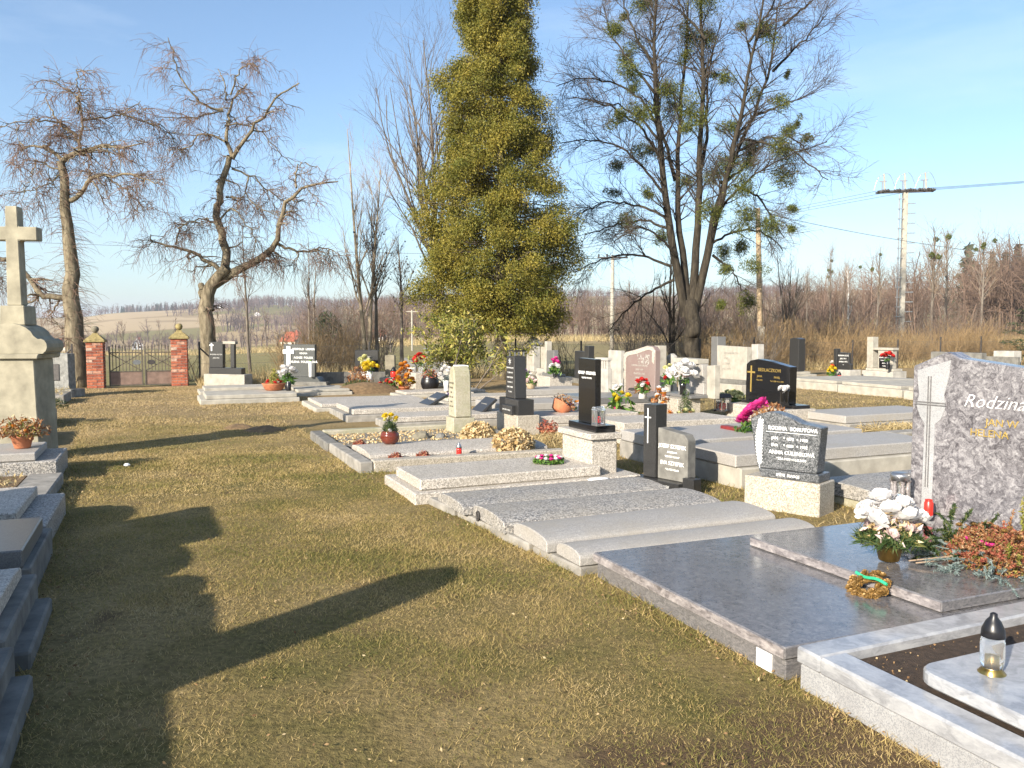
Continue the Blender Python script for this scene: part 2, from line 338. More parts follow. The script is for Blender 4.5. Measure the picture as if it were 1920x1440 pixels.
def along(P, Rr, N, lo=.2, hi=1., by_len=True):
    """N random points on the polylines: position, tangent, radius"""
    M_, n_, _ = P.shape; Ls = np.linalg.norm(np.diff(P, axis=1), axis=2).sum(1); w = Ls / Ls.sum() if by_len else None
    i = rng.choice(M_, N, p=w); u = (lo + (hi - lo) * rng.random(N)) * (n_ - 1); j = np.minimum(u.astype(int), n_ - 2); f = (u - j)[:, None]
    p = P[i, j] * (1 - f) + P[i, j + 1] * f; t = unit(P[i, j + 1] - P[i, j]); r_ = Rr[i, j] * (1 - f[:, 0]) + Rr[i, j + 1] * f[:, 0]
    return p, t, r_
def side(T, ang, up=0.):
    """directions leaving tangent T at about ang radians"""
    q = rng.normal(size=T.shape); q = unit(q - (q * T).sum(1, keepdims=True) * T); a = np.asarray(ang)
    a = np.broadcast_to(a, (len(T),))[:, None] * (.7 + .6 * rng.random((len(T), 1)))
    return unit(T * np.cos(a) + q * np.sin(a) + np.array([0, 0, up]))
def leaves(C, size, aspect=.45, droop=0., normal=None, flat=0.):
    """one bent leaf (two quads folded) at every centre"""
    N = len(C); ax = rng.normal(size=(N, 3)); ax[:, 2] = ax[:, 2] * (1 - flat) - droop; 
    if normal is not None: ax = ax + normal
    ax = unit(ax); s2 = unit(np.cross(ax, rng.normal(size=(N, 3)))); nn = np.cross(ax, s2)
    sz = (np.broadcast_to(size, (N,)) * (.6 + .8 * rng.random(N)))[:, None]; w = sz * aspect
    a = C - ax * sz * .5; tip = C + ax * sz * .5 - nn * sz * .12; m1 = C + s2 * w * .5 - nn * 0; m2 = C - s2 * w * .5
    V = np.stack([a, m1, tip, m2], 1).reshape(-1, 3); F = np.arange(N * 4).reshape(N, 4)
    return V, F
def dome(N, rx, ry, rz, inner=.4):
    d = unit(rng.normal(size=(N, 3))); d[:, 2] = np.abs(d[:, 2]); q = (inner + (1 - inner) * rng.random(N) ** .6)[:, None]
    return d * q * np.array([rx, ry, rz])
def ball(N, r_, inner=.3):
    return unit(rng.normal(size=(N, 3))) * (r_ * (inner + (1 - inner) * rng.random(N) ** .5))[:, None]
def copy_tree(o, parent=None, **kw):
    c = o.copy(); COL.objects.link(c); c.parent = parent
    for ch in list(o.children): copy_tree(ch, c)
    return c
_fontcache = {}
def text(parent, s, size, y, z, x=-.002, mat='white_paint', rot=0, name='inscription', extr=.0015, bold=0.0, align='CENTER', sx=1.0, axis='x', shear=0):
    """raised lettering on a face that looks towards local -x (axis x) ; y,z = middle of the line"""
    key = (s, size, extr, bold, align, shear)
    if key not in _fontcache:
        cu = bpy.data.curves.new('t', 'FONT'); cu.body = s; cu.size = size; cu.align_x = align; cu.extrude = extr; cu.offset = bold; cu.resolution_u = 2; cu.shear = shear
        ob = bpy.data.objects.new('t', cu); COL.objects.link(ob); dg = bpy.context.evaluated_depsgraph_get()
        me = bpy.data.meshes.new_from_object(ob.evaluated_get(dg)); bpy.data.objects.remove(ob); bpy.data.curves.remove(cu); _fontcache[key] = me
    me = _fontcache[key].copy(); me.materials.clear(); me.name = name
    o = link(name, me, mat, parent)
    M = Matrix(((0, 0, -1, x), (-sx, 0, 0, y), (0, 1, 0, z - size * .35), (0, 0, 0, 1)))
    o.matrix_local = M; return o

# ================================================================== SETTING: ground, field and hills
def vnoise(x, y, seed=0):
    """cheap smooth 2-d noise from summed sines, about -1..1"""
    r_ = np.random.default_rng(seed); v = 0
    for i in range(7):
        a = r_.random() * 6.28; f = 1.0 * (1.55 ** i) * .5; v = v + np.sin((x * math.cos(a) + y * math.sin(a)) * f + r_.random() * 6.28) / (1.25 ** i)
    return v / 3.2
ridge_px = np.array([(-1400, 575), (-400, 590), (0, 603), (150, 601), (215, 592), (345, 586), (440, 582), (500, 577), (560, 580), (640, 580), (770, 572), (900, 565), (1090, 560), (1300, 560), (1500, 556), (1900, 552), (3300, 570)], float)
ridge_an = np.arctan((ridge_px[:, 0] - 960) / 1550); ridge_z = (620 - ridge_px[:, 1]) / 1550 * 1500 + 1.6
def terrain(x, y):
    r_ = np.hypot(x, y); an = np.arctan2(x, np.maximum(y, -1e9)); an = np.where(np.abs(an) > 1.0, np.sign(an) * 1.0, an)
    fl = np.clip((-.04 - an) / .31, 0, 1)
    val = -8 * fl * np.clip((r_ - 32) / 370, 0, 1)
    rz = np.interp(an, ridge_an, ridge_z); k = np.clip((r_ - 420) / 1050, 0, 1); k = k * k * (3 - 2 * k)
    far = np.clip((r_ - 1550) / 1500, 0, 1)
    h = val * (1 - k) + rz * k * (1 - .6 * far) + (2.6 * vnoise(x / 120, y / 120, 3) + 5 * vnoise(x / 420, y / 420, 5)) * k
    return h - .05
rr = np.concatenate([[0.01], np.geomspace(8, 5200, 110)]); aa = np.linspace(0, 2 * np.pi, 361)[:-1]
XX = rr[:, None] * np.sin(aa)[None]; YY = rr[:, None] * np.cos(aa)[None]; ZZ = terrain(XX, YY)
idx = np.arange(len(rr) * 360).reshape(len(rr), 360)
F = np.stack([idx[:-1], np.roll(idx[:-1], -1, 1), np.roll(idx[1:], -1, 1), idx[1:]], -1).reshape(-1, 4)[:, ::-1]
tag(mesh_np('field', np.stack([XX, YY, ZZ], -1), F, 'field_ground', smooth=True), kind='structure')
# the lawn of the graveyard lies 5 cm above the field sheet
def lawn_z(X, Y): return .012 * vnoise(X * 1.3, Y * 1.3, 1) + .007 * vnoise(X * 6, Y * 6, 2)
sg = np.arange(-9, 36.01, .16); tg = np.arange(-6, 26.6, .16); S, T_ = np.meshgrid(sg, tg, indexing='ij')
X = S * math.cos(TH) - T_ * math.sin(TH); Y = S * math.sin(TH) + T_ * math.cos(TH)
Z = lawn_z(X, Y); edge = (S < -8.9) | (S > 35.8) | (T_ < -5.9) | (T_ > 26.3); Z = np.where(edge, -.12, Z)
idx = np.arange(S.size).reshape(S.shape)
F = np.stack([idx[:-1, :-1], idx[1:, :-1], idx[1:, 1:], idx[:-1, 1:]], -1).reshape(-1, 4)
tag(mesh_np('lawn', np.stack([X, Y, Z], -1), F, 'lawn_ground', smooth=True), kind='structure')

# grass blades on the path and between the graves
def blades(N, s0, s1, t0, t1, h, w, keep=None):
    s_ = s0 + (s1 - s0) * rng.random(N); t_ = t0 + (t1 - t0) * rng.random(N)
    x = s_ * math.cos(TH) - t_ * math.sin(TH); y = s_ * math.sin(TH) + t_ * math.cos(TH)
    k = vnoise(x * 2.2, y * 2.2, 11) + .6 * rng.normal(size=N) > -.35
    if keep is not None: k &= keep(s_, t_)
    k &= rng.random(N) > np.clip(1.25 - np.hypot(x - 1.15, y - 2.5) / .62, 0, .85) * (.6 + .4 * vnoise(x * 4, y * 4, 31))
    x, y = x[k], y[k]; n_ = len(x); z = lawn_z(x, y) - .004
    a = rng.random(n_) * 6.28; hh = h * (.4 + .9 * rng.random(n_)) * (1.05 + .55 * vnoise(x * 3, y * 3, 12) + .25 * vnoise(x * 14, y * 14, 13)); ww = w * (.6 + .8 * rng.random(n_))
    lean = rng.normal(size=(n_, 2)) * .75 * hh[:, None]
    dx, dy = np.cos(a) * ww / 2, np.sin(a) * ww / 2
    V = np.stack([np.stack([x - dx, y - dy, z], -1), np.stack([x + dx, y + dy, z], -1), np.stack([x + lean[:, 0], y + lean[:, 1], z + hh * .8], -1)], 1)
    return V.reshape(-1, 3), np.arange(n_ * 3).reshape(-1, 3)
def pathk(s_, t_): return (s_ > -.62 - .055 * (t_ - 4)) & (s_ < 2.68 - .062 * (t_ - 3))
GB = [blades(150000, -.9, 2.8, .9, 4.5, .024, .0034, pathk), blades(150000, -1.1, 2.7, 4.5, 8.5, .024, .0048, pathk), blades(130000, -1.5, 2.5, 8.5, 15, .026, .009, pathk),
      blades(95000, -2.2, 3.2, 15, 25.5, .032, .016), blades(36000, 4.6, 9, 4.2, 9.5, .05, .008), blades(42000, 4.4, 17, 9.5, 20, .05, .014)]
def edgek(s_, t_): return (np.abs(s_ - (2.60 - .062 * (t_ - 3))) < .10) | (np.abs(s_ - (-.60 - .055 * (t_ - 4))) < .08)
GB += [blades(90000, -1.2, 2.8, 1, 9, .055, .005, edgek), blades(50000, -1.6, 2.4, 9, 16, .06, .009, edgek), blades(2600, 2.5, 4.4, 7.10, 7.30, .07, .006), blades(1500, 2.2, 4.5, 8.45, 9.1, .06, .008)]
tag(mesh_np('grass', *join_np(GB), 'grass_blade'), 'short winter grass, green and straw coloured, covering the lawn', 'grass', kind='stuff')
# pale dry leaves and straw lying in the grass
N = 16000; s_ = -1 + 3.6 * rng.random(N); t_ = 2 + 14 * rng.random(N) ** 1.3; k = pathk(s_, t_); edgey = np.minimum(s_ + .62 + .055 * (t_ - 4), 2.68 - .062 * (t_ - 3) - s_)
k &= rng.random(N) < np.where(edgey < .28, .75 * (vnoise(s_ * 5, t_ * 3, 8) > -.1), .08); s_, t_ = s_[k], t_[k]
x = s_ * math.cos(TH) - t_ * math.sin(TH); y = s_ * math.sin(TH) + t_ * math.cos(TH)
V, F = leaves(np.stack([x, y, lawn_z(x, y) + .022], -1), .017, .5, 0, None, .6)
tag(mesh_np('fallen_leaves', V, F, 'dead_leaf'), 'pale dead leaves scattered along the path edges', 'leaves', kind='stuff')
# rough dry-grass fringe along the field's far edge and the fence line
def fringe(N, px0, px1, dist, h, w):
    px = px0 + (px1 - px0) * rng.random(N); d = dist(px) * (1 + .05 * rng.normal(size=N)); x = (px - 960) / 1550 * d; y = d; z = terrain(x, y)
    a = rng.random(N) * 6.28; hh = h * (.5 + rng.random(N)); dx, dy = np.cos(a) * w / 2, np.sin(a) * w / 2
    V = np.stack([np.stack([x - dx, y - dy, z], -1), np.stack([x + dx, y + dy, z], -1), np.stack([x + rng.normal(size=N) * hh * .3, y + rng.normal(size=N) * hh * .3, z + hh], -1)], 1)
    return V.reshape(-1, 3), np.arange(N * 3).reshape(-1, 3)
edge_d = lambda px: np.interp(px, [0, 450, 650, 900, 1100, 1500, 2000], [190, 150, 125, 135, 140, 120, 105])
tag(mesh_np('dry_reeds', *fringe(26000, -300, 2200, edge_d, .9, .09), 'dry_grass'), 'pale dry grass strip along the far field edge', 'grass', kind='stuff')
fl_d = lambda px: 0 * px + 1
def strip(N, s0, s1, t0, t1, h, w):
    s_ = s0 + (s1 - s0) * rng.random(N); t_ = t0 + (t1 - t0) * rng.random(N); x = s_ * math.cos(TH) - t_ * math.sin(TH); y = s_ * math.sin(TH) + t_ * math.cos(TH); z = terrain(x, y)
    a = rng.random(N) * 6.28; hh = h * (.4 + rng.random(N)) * (1 + .5 * vnoise(x, y, 4)); dx, dy = np.cos(a) * w / 2, np.sin(a) * w / 2
    V = np.stack([np.stack([x - dx, y - dy, z], -1), np.stack([x + dx, y + dy, z], -1), np.stack([x + rng.normal(size=N) * hh * .4, y + rng.normal(size=N) * hh * .4, z + hh], -1)], 1)
    return V.reshape(-1, 3), np.arange(N * 3).reshape(-1, 3)
tag(mesh_np('verge_grass', *join_np([strip(9000, 2.5, 36, 26.2, 28.0, .45, .025), strip(2500, -9, -2.2, 25.5, 28, .3, .025), strip(4000, 1.0, 2.6, 25.2, 27, .25, .02)]), 'dry_grass'), 'tall dry verge grass along the wire fence', 'grass', kind='stuff')

# ================================================================== woods and hill forests (masses of bare trees)
def bare_proto(h, n1, n2, r0, k=3):
    P, Q = grow(np.array([[0, 0, 0]]), [[.03, 0, 1]], h * .92, r0, 7, .07, 0, .2)
    p, t, r_ = along(P, Q, n1, .22, .98); zrel = p[:, 2] / h
    P1, Q1 = grow(p, side(t, .95, .18), h * (.46 * (1.15 - zrel) + .05) * (.5 + .7 * rng.random(n1)), r_ * .5, 5, .2, .05, .35)
    p, t, r_ = along(P1, Q1, n2, .15, 1.); P2, Q2 = grow(p, side(t, .9, .08), h * .13 * (.5 + rng.random(n2)), r_ * .5, 3, .25, .03, .4)
    return join_np([tubes(P, Q, k), tubes(P1, Q1, k), tubes(P2, Q2, k)])
def scatter(protos, pts, hs):
    parts = []
    for (x, y), h in zip(pts, hs):
        V, F = protos[rng.integers(len(protos))]; a = rng.random() * 6.28; c, s_ = math.cos(a), math.sin(a)
        v = V * h; w = h * (.8 + .5 * rng.random()) / h
        parts.append((np.stack([(v[:, 0] * c - v[:, 1] * s_) * w + x, (v[:, 0] * s_ + v[:, 1] * c) * w + y, v[:, 2] + float(terrain(np.array(x), np.array(y)))], -1), F))
    return join_np(parts)
protos = [bare_proto(1, 17, 100, .013) for _ in range(7)]
def belt(N, px0, px1, d0, d1):
    px = px0 + (px1 - px0) * rng.random(N); d = edge_d(px) + d0 + (d1 - d0) * rng.random(N); return np.stack([(px - 960) / 1550 * d, d], -1), px
pts, px = belt(560, 560, 2150, 12, 75)
hs = np.interp(px, [560, 800, 1000, 1400, 1700, 2150], [8.5, 10.5, 10.5, 10, 14.5, 18.5]) * (.7 + .5 * rng.random(len(px)))
tag(mesh_np('bare_wood', *scatter(protos, pts, hs), 'twig_wood'), 'brown mass of bare woodland beyond the field', 'woodland', kind='stuff')
px = 560 + 1700 * rng.random(900); d = edge_d(px) + 6 + 60 * rng.random(900)
V, F = scatter([bare_proto(1, 18, 40, .02) for _ in range(3)], np.stack([(px - 960) / 1550 * d, d], -1), 2.5 + 2.5 * rng.random(900))
tag(mesh_np('undergrowth', V, F, 'twig_wood'), 'low brown undergrowth at the foot of the bare woodland', 'undergrowth', kind='stuff')
far_protos = [bare_proto(1, 14, 26, .035) for _ in range(4)]
pts, hs = [], []
for _ in range(9000):                      # hillside copses on the left and along the ridge
    pxx = -500 + 2000 * rng.random(); d = 260 + 1350 * rng.random() ** .8; x = (pxx - 960) / 1550 * d
    v = float(vnoise(np.array(x / 95), np.array(d / 150), 21)); ridge = d > 1330
    valley = d < 520 and pxx > -100
    if pxx > 640 and d < 900: continue
    if (valley and v > -.45) or (ridge and v > -.25) or (v > .22): pts.append((x, d)); hs.append((5 if valley else 12) + (4 if valley else 6) * rng.random())
sel = rng.permutation(len(pts))[:3600]
tag(mesh_np('hill_forest', *scatter(far_protos, [pts[i] for i in sel], [hs[i] for i in sel]), 'twig_far'), 'bare copses spread over the distant hillside', 'forest', kind='stuff')
def fir_proto():
    N = 420; z = .08 + .92 * rng.random(N) ** 1.2; a = rng.random(N) * 6.28; r_ = .19 * (1 - z) ** .9 * (.35 + .65 * rng.random(N)) * (1 + .25 * np.sin(z * 40)); return leaves(np.stack([np.cos(a) * r_, np.sin(a) * r_, z], -1), .085, .5, .5, np.stack([np.cos(a), np.sin(a), 0 * a], -1))
fp = [fir_proto() for _ in range(3)]
px = np.concatenate([230 + 130 * rng.random(70), 430 + 380 * rng.random(90), 1790 + 500 * rng.random(26)]); d = np.concatenate([1420 + 90 * rng.random(70), 1430 + 90 * rng.random(90), 165 + 60 * rng.random(26)])
h = np.concatenate([11 + 6 * rng.random(160), 15 + 5 * rng.random(26)])
V, F = scatter(fp, np.stack([(px - 960) / 1550 * d, d], -1), h)
tag(mesh_np('fir_ridge', V, F, 'conifer_far'), 'dark fir trees along the distant skyline', 'forest', kind='stuff')

# ------------------------------------------------------------------ single bare trees that stand out
def up_tree(name, label, loc, h, r0, n1, n2, n3, barkm, twigm, ang=.6, stems=1, group=None, reach=.36, first=.25, up=.25, seed=1, lean=0, leafs=0, rmin=.004):
    global rng
    rng = np.random.default_rng(seed); o = thing(name, label, 'tree', loc, 0, group)
    D = np.array([[lean + .035 * (i - (stems - 1) / 2) * 2 + .03 * rng.normal(), .05 * rng.normal(), 1] for i in range(stems)])
    B = np.array([[.12 * (i - (stems - 1) / 2), .05 * rng.normal(), -.05] for i in range(stems)])
    P, Q = grow(B, D, h * np.linspace(1, .85, stems), r0 / (1 + .25 * (stems - 1)), 12, .022, .03, .12)
    p, t, r_ = along(P, Q, n1, first, .96); zr = p[:, 2] / h
    P1, Q1 = grow(p, side(t, ang, up), h * reach * (1.2 - zr) * (.6 + .6 * rng.random(n1)), np.maximum(r_ * .5, .008 + rmin), 7, .10, .10, .25)
    p, t, r_ = along(P1, Q1, n2, .15, 1); P2, Q2 = grow(p, side(t, .6, .2), h * .10 * (.5 + rng.random(n2)), np.maximum(r_ * .55, rmin), 5, .13, .06, .4)
    mesh_np('trunk', *join_np([tubes(P, Q, 8), tubes(P1, Q1, 5)]), barkm, o, True)
    p, t, r_ = along(P2, Q2, n3, .1, 1); P3, Q3 = grow(p, side(t, .6, .1), h * .045 * (.5 + rng.random(n3)), rmin * .8, 3, .12, .03, .6)
    mesh_np('crown', *join_np([tubes(P2, Q2, 3), tubes(P3, Q3, 3)]), twigm, o)
    if leafs:
        p, t, r_ = along(P2, Q2, leafs, .3, 1); mesh_np('dry_leaves', *leaves(p, .10, .6, .6), 'twig_dark', o)
    return o
up_tree('slender_tree', 'tall pale two-stemmed bare tree behind the fence, next to a dark-leaved sapling', (-5.6, 32.0, 0), 9.4, .12, 26, 240, 800, 'bark_pale', 'twig_pale', .55, 2, None, .34, .22, .3, 21)
up_tree('sapling', 'thin dark sapling with shrivelled leaves beside the pale two-stemmed tree', (-5.25, 32.6, 0), 6.2, .09, 20, 130, 300, 'bark_grey', 'twig_lime', .6, 1, None, .33, .3, .3, 22, 0, 150)
up_tree('sapling', 'thin sapling with shrivelled leaves standing alone between pale tree and cypress', (-4.25, 32.0, 0), 5.3, .085, 18, 110, 260, 'bark_grey', 'twig_lime', .6, 1, None, .3, .35, .3, 23, 0, 110)
up_tree('bare_tree', 'tall bare tree fanning out behind the golden cypress', (-2.55, 33.5, 0), 13.2, .17, 42, 420, 1300, 'bark_grey', 'twig_lime', .72, 2, None, .56, .22, .42, 24, -.12)
up_tree('slender_tree', 'small forked bare tree beyond the fence by the dark evergreen bush', (-9.0, 37.0, 0), 5.8, .09, 12, 60, 160, 'bark_grey', 'twig_lime', .45, 2, None, .32, .35, .4, 25)
up_tree('slender_tree', 'thin bare sapling behind the cut trunk of the weeping tree by the gate', (-10.0, 31.5, 0), 5.6, .07, 12, 70, 160, 'bark_grey', 'twig_lime', .55, 1, None, .3, .3, .35, 26)
up_tree('fruit_tree', 'small round-headed bare fruit tree out on the field', (-11.0, 75.0, -1.2), 4.0, .13, 16, 90, 150, 'bark_grey', 'twig_lime', 1.0, 1, None, .45, .3, .15, 27)
up_tree('birch_tree', 'white-stemmed birch rising from the brown thicket near the concrete mast', (22.0, 54.0, 0), 5.9, .10, 20, 140, 300, 'bark_birch', 'twig_pale', .5, 1, None, .28, .4, .35, 28)
up_tree('bare_tree', 'spreading low bare tree beside the wooden pole', (12.4, 37.0, 0), 5.2, .11, 26, 200, 500, 'bark_grey', 'twig_lime', .8, 3, None, .42, .15, .25, 29)
up_tree('bare_tree', 'dark twiggy young tree crowding the mistletoe tree', (6.3, 32.6, 0), 5.4, .10, 24, 190, 420, 'bark_lime', 'twig_lime', .7, 2, None, .42, .15, .2, 30)
for i, (pxx, d, h) in enumerate([(1555, 120, 13), (1580, 128, 12), (1640, 118, 13.5), (1770, 70, 10), (1835, 84, 12), (1510, 140, 12.5), (1745, 64, 9.5)]):
    o = up_tree('wood_tree', ['bare tree with mistletoe standing taller than the brown wood', 'tall thin tree of the brown wood edge'][i % 2], ((pxx - 960) / 1550 * d, d, 0), h, .16, 22, 130, 160, 'bark_grey', 'twig_pale', .6, 1, 'tall bare trees at the wood edge' if i % 2 else 'bare mistletoe trees at the wood edge', .34, .35, .3, 40 + i, 0, 0, .016)
    if i % 2 == 0:
        for j in range(4): mesh_np('mistletoe', *leaves(ball(160, .24) + np.array([rng.normal() * 1.0, rng.normal(), h * (.72 + .22 * rng.random())]), .14, .4), 'mistletoe_leaf', o)
for i, (pxx, d, h) in enumerate([(330, 150, 7), (300, 230, 9), (235, 165, 7), (455, 190, 8), (500, 170, 8), (470, 140, 6), (600, 150, 8)]):
    x = (pxx - 960) / 1550 * d
    up_tree('field_tree', 'bare tree in the loose row beyond the ploughed field', (x, d, float(terrain(np.array(x), np.array(d)))), h, .16, 20, 120, 60, 'bark_grey', 'twig_far', .75, 1, 'bare trees of the row beyond the field', .36, .25, .2, 60 + i, 0, 0, .016)
rng = np.random.default_rng(99)

# shrubs along the fence
def shrub_mesh(h, w, n1, n2, seed):
    global rng
    rng = np.random.default_rng(seed); a = rng.random(n1) * 6.28; q = rng.random(n1) ** .5 * w * .45
    P0 = np.stack([np.cos(a) * q, np.sin(a) * q * .5, np.zeros(n1)], -1); D = np.stack([np.cos(a) * .28, np.sin(a) * .28, np.ones(n1)], -1) + .12 * rng.normal(size=(n1, 3))
    P, Q = grow(P0, D, h * (.5 + .6 * rng.random(n1)), .010, 6, .15, .04, .3); p, t, r_ = along(P, Q, n2, .15, 1)
    P2, Q2 = grow(p, side(t, .85, .1), h * .2 * (.5 + rng.random(n2)), .0055, 4, .2, .02, .5)
    return P, Q, P2, Q2
def shrub(name, label, loc, h, w, n1, n2, seed, stem='twig_shrub', twig='twig_shrub', group=None):
    P, Q, P2, Q2 = shrub_mesh(h, w, n1, n2, seed); o = thing(name, label, 'shrub', loc, 0, group)
    tag(mesh_np('stems', *tubes(P, Q, 4), stem, o), kind='stuff'); tag(mesh_np('twigs', *tubes(P2, Q2, 3), twig, o), kind='stuff'); return o
pro = [shrub('bare_shrub', 'tan leafless shrub of the thicket behind the wire fence', W(22, 27.6), 2.7, 3.0, 130, 650, 70 + i, group='tan shrubs of the thicket behind the fence') for i in range(3)]
spots = [(s_, 27.4 + .9 * rng.random()) for s_ in np.arange(20.5, 40, 1.25)]
for i, (s_, t_) in enumerate(spots):
    o = pro[i] if i < 3 else copy_tree(pro[i % 3]); o.location = W(s_, t_ + (1.2 if i % 2 else 0), -.05); o.rotation_euler.z = rng.random() * 6.28; k = .55 + .3 * rng.random(); o.scale = (1, 1, k)
pro2 = [shrub('bare_shrub', 'taller brown shrub behind the tan thicket', W(22, 31), 4.2, 3.6, 110, 700, 80 + i, 'bark_grey', 'twig_wood', 'tall brown shrubs behind the thicket') for i in range(2)]
for i, s_ in enumerate(np.arange(21, 46, 2.2)):
    o = pro2[i] if i < 2 else copy_tree(pro2[i % 2]); o.location = W(s_, 32 + 4 * rng.random(), -.05); o.rotation_euler.z = rng.random() * 6.28; o.scale = (1, 1, .6 + .35 * rng.random())
for i, (x, y, h, lab) in enumerate([(-8.0, 31.0, 1.7, 'dense tan shrub behind the stone with the white cross'), (-6.9, 32.0, 2.0, 'dense tan shrub beside the pale two-stemmed tree'), (-7.6, 35.5, 3.3, 'tall dark-twigged shrub beside the evergreen bush'), (-6.2, 36, 3.0, 'tall dark-twigged shrub behind the pale two-stemmed tree')]):
    shrub('bare_shrub', lab, (x, y, -.05), h, 1.9, 120, 600, 90 + i, *(('twig_shrub', 'twig_shrub') if i < 2 else ('bark_grey', 'twig_wood')))
for i, (x, y, h, lab) in enumerate([(4.9, 31.2, 2.2, 'dark twiggy shrub on the cypress side of the mistletoe tree'), (9.4, 32.0, 2.4, 'dark twiggy shrub between the mistletoe tree and the wooden pole'), (-.2, 30.5, 1.6, 'thin scrub at the fence behind the old white stele'), (2.0, 30.8, 1.6, 'thin scrub at the fence post beside the concrete pole'), (-10.4, 27.2, 1.2, 'little clump of dry stems beside the black pillar stone')]):
    shrub('bare_shrub', lab, (x, y, -.05), h, 1.6, 45, 260, 96 + i, 'bark_grey', 'twig_lime' if i < 4 else 'twig_shrub')
rng = np.random.default_rng(5)
o = thing('evergreen_bush', 'dark green conifer bush beyond the fence near the red-roofed house', 'bush', (-8.6, 38.5, -.1))
mesh_np('foliage', *leaves(ball(2600, 1.0, .5) * np.array([.75, .75, 1.3]) + np.array([0, 0, 1.3]), .16, .3, -.3), 'dark_needle', o)
MB().lathe([(.07, 0), (.04, 1.6)], 6).build('trunk', 'bark_grey', o)
# spruce at the right edge
o = thing('spruce_tree', 'small spruce with dark needles at the edge of the thicket', 'tree', (17.2, 26.5, -.05))
MB().lathe([(.09, 0), (.01, 4.6)], 8).build('trunk', 'bark_grey', o)
P, Q = [], []
N = 90; z = .5 + 3.9 * np.sort(rng.random(N)); a = rng.random(N) * 6.28; L = (4.9 - z) * .36 + .1
P, Q = grow(np.stack([0 * z, 0 * z, z], -1), np.stack([np.cos(a), np.sin(a), .25 + 0 * z], -1), L, .012, 6, .05, -.05, .4)
mesh_np('branches', *tubes(P, Q, 4), 'bark_grey', o)
p, t, r_ = along(P, Q, 9000, .1, 1.); mesh_np('crown', *leaves(p + .03 * rng.normal(size=p.shape), .10, .16, .1, t * 1.6), 'dark_needle', o)

# ================================================================== the four big trees
def spline(pts, n_):
    p = np.array(pts, float); d = np.concatenate([[0], np.cumsum(np.linalg.norm(np.diff(p, axis=0), axis=1))]); u = np.linspace(0, d[-1], n_)
    q = np.stack([np.interp(u, d, p[:, i]) for i in range(p.shape[1])], -1)
    for _ in range(2): q[1:-1] = .25 * q[:-2] + .5 * q[1:-1] + .25 * q[2:]
    return q
def limbs(defs, ox, oy, k, n_, damp, jit, seed):
    """limb outlines drawn as (x, y) on a sketch sheet, k metres per unit, given depth of their own"""
    r_ = np.random.default_rng(seed); P, Q = [], []
    for pts, r0, r1, d0, d1 in defs:
        q = spline([((x - ox) * k, (oy - y) * k) for x, y in pts], n_); u = np.linspace(0, 1, n_)
        dep = d0 + (d1 - d0) * u + damp * np.cumsum(r_.normal(size=n_)) / n_ ** .5 * u; w = jit * r_.normal(size=(n_, 3)) * (u * (1 - u) * 4)[:, None]
        P.append(np.stack([q[:, 0], dep, q[:, 1]], -1) + w); Q.append(r0 + (r1 - r0) * u ** .8)
    return np.array(P), np.array(Q)
def sag(G):
    P_, Q_ = G; dz = P_[:, :, 2] - P_[:, :1, 2]; P_[:, :, 2] = P_[:, :1, 2] + np.where(dz > 0, .32 * dz, dz); return P_, Q_
def weeping(name, label, loc, defs, ox, oy, k, seed, n1=230, n2=2300, n3=1500, shoots=None):
    global rng
    rng = np.random.default_rng(seed); o = thing(name, label, 'tree', loc)
    P, Q = limbs(defs, ox, oy, k, 16, .25, .035, seed)
    p, t, r_ = along(P[1:], Q[1:], n1, .12, 1.); P1, Q1 = sag(grow(p, side(t, 1.0, -.2), .3 + .7 * rng.random(n1), np.clip(r_ * .5, .012, .035), 9, .38, -.04, .35))
    p, t, r_ = along(P1, Q1, 520, .2, 1.); P1b, Q1b = sag(grow(p, side(t, .9, -.1), .25 + .45 * rng.random(520), np.clip(r_ * .6, .008, .018), 7, .36, -.03, .4))
    mesh_np('trunk', *join_np([tubes(P[:1], Q[:1], 14), tubes(P[1:], Q[1:], 9), tubes(P1, Q1, 5)]), 'bark_elm', o, True)
    A = np.concatenate([P1b, P1[:, ::1][:, :7]]); B = np.concatenate([Q1b, Q1[:, :7]])
    p, t, r_ = along(A, B, n2, .1, 1.); P2, Q2 = grow(p, side(t, .9, -.05), .25 + .75 * rng.random(n2), .0062, 7, .2, -.2, .45)
    p, t, r_ = along(P2, Q2, n3, .1, .8); P3, Q3 = grow(p, side(t, .7, .0), .15 + .35 * rng.random(n3), .0045, 4, .2, -.15, .6)
    parts = [tubes(P1b, Q1b, 4), tubes(P2, Q2, 3), tubes(P3, Q3, 3)]
    if shoots:
        p, t, r_ = along(P[:shoots[0]], Q[:shoots[0]], shoots[1], .15, 1.); q = rng.normal(size=p.shape); q[:, 2] = .3 * np.abs(q[:, 2])
        P4, Q4 = grow(p + unit(q) * r_[:, None] * .8, unit(q), .3 + .6 * rng.random(shoots[1]), .006, 6, .15, -.2, .45); parts.append(tubes(P4, Q4, 3))
    mesh_np('crown', *join_np(parts), 'twig_elm', o); return o
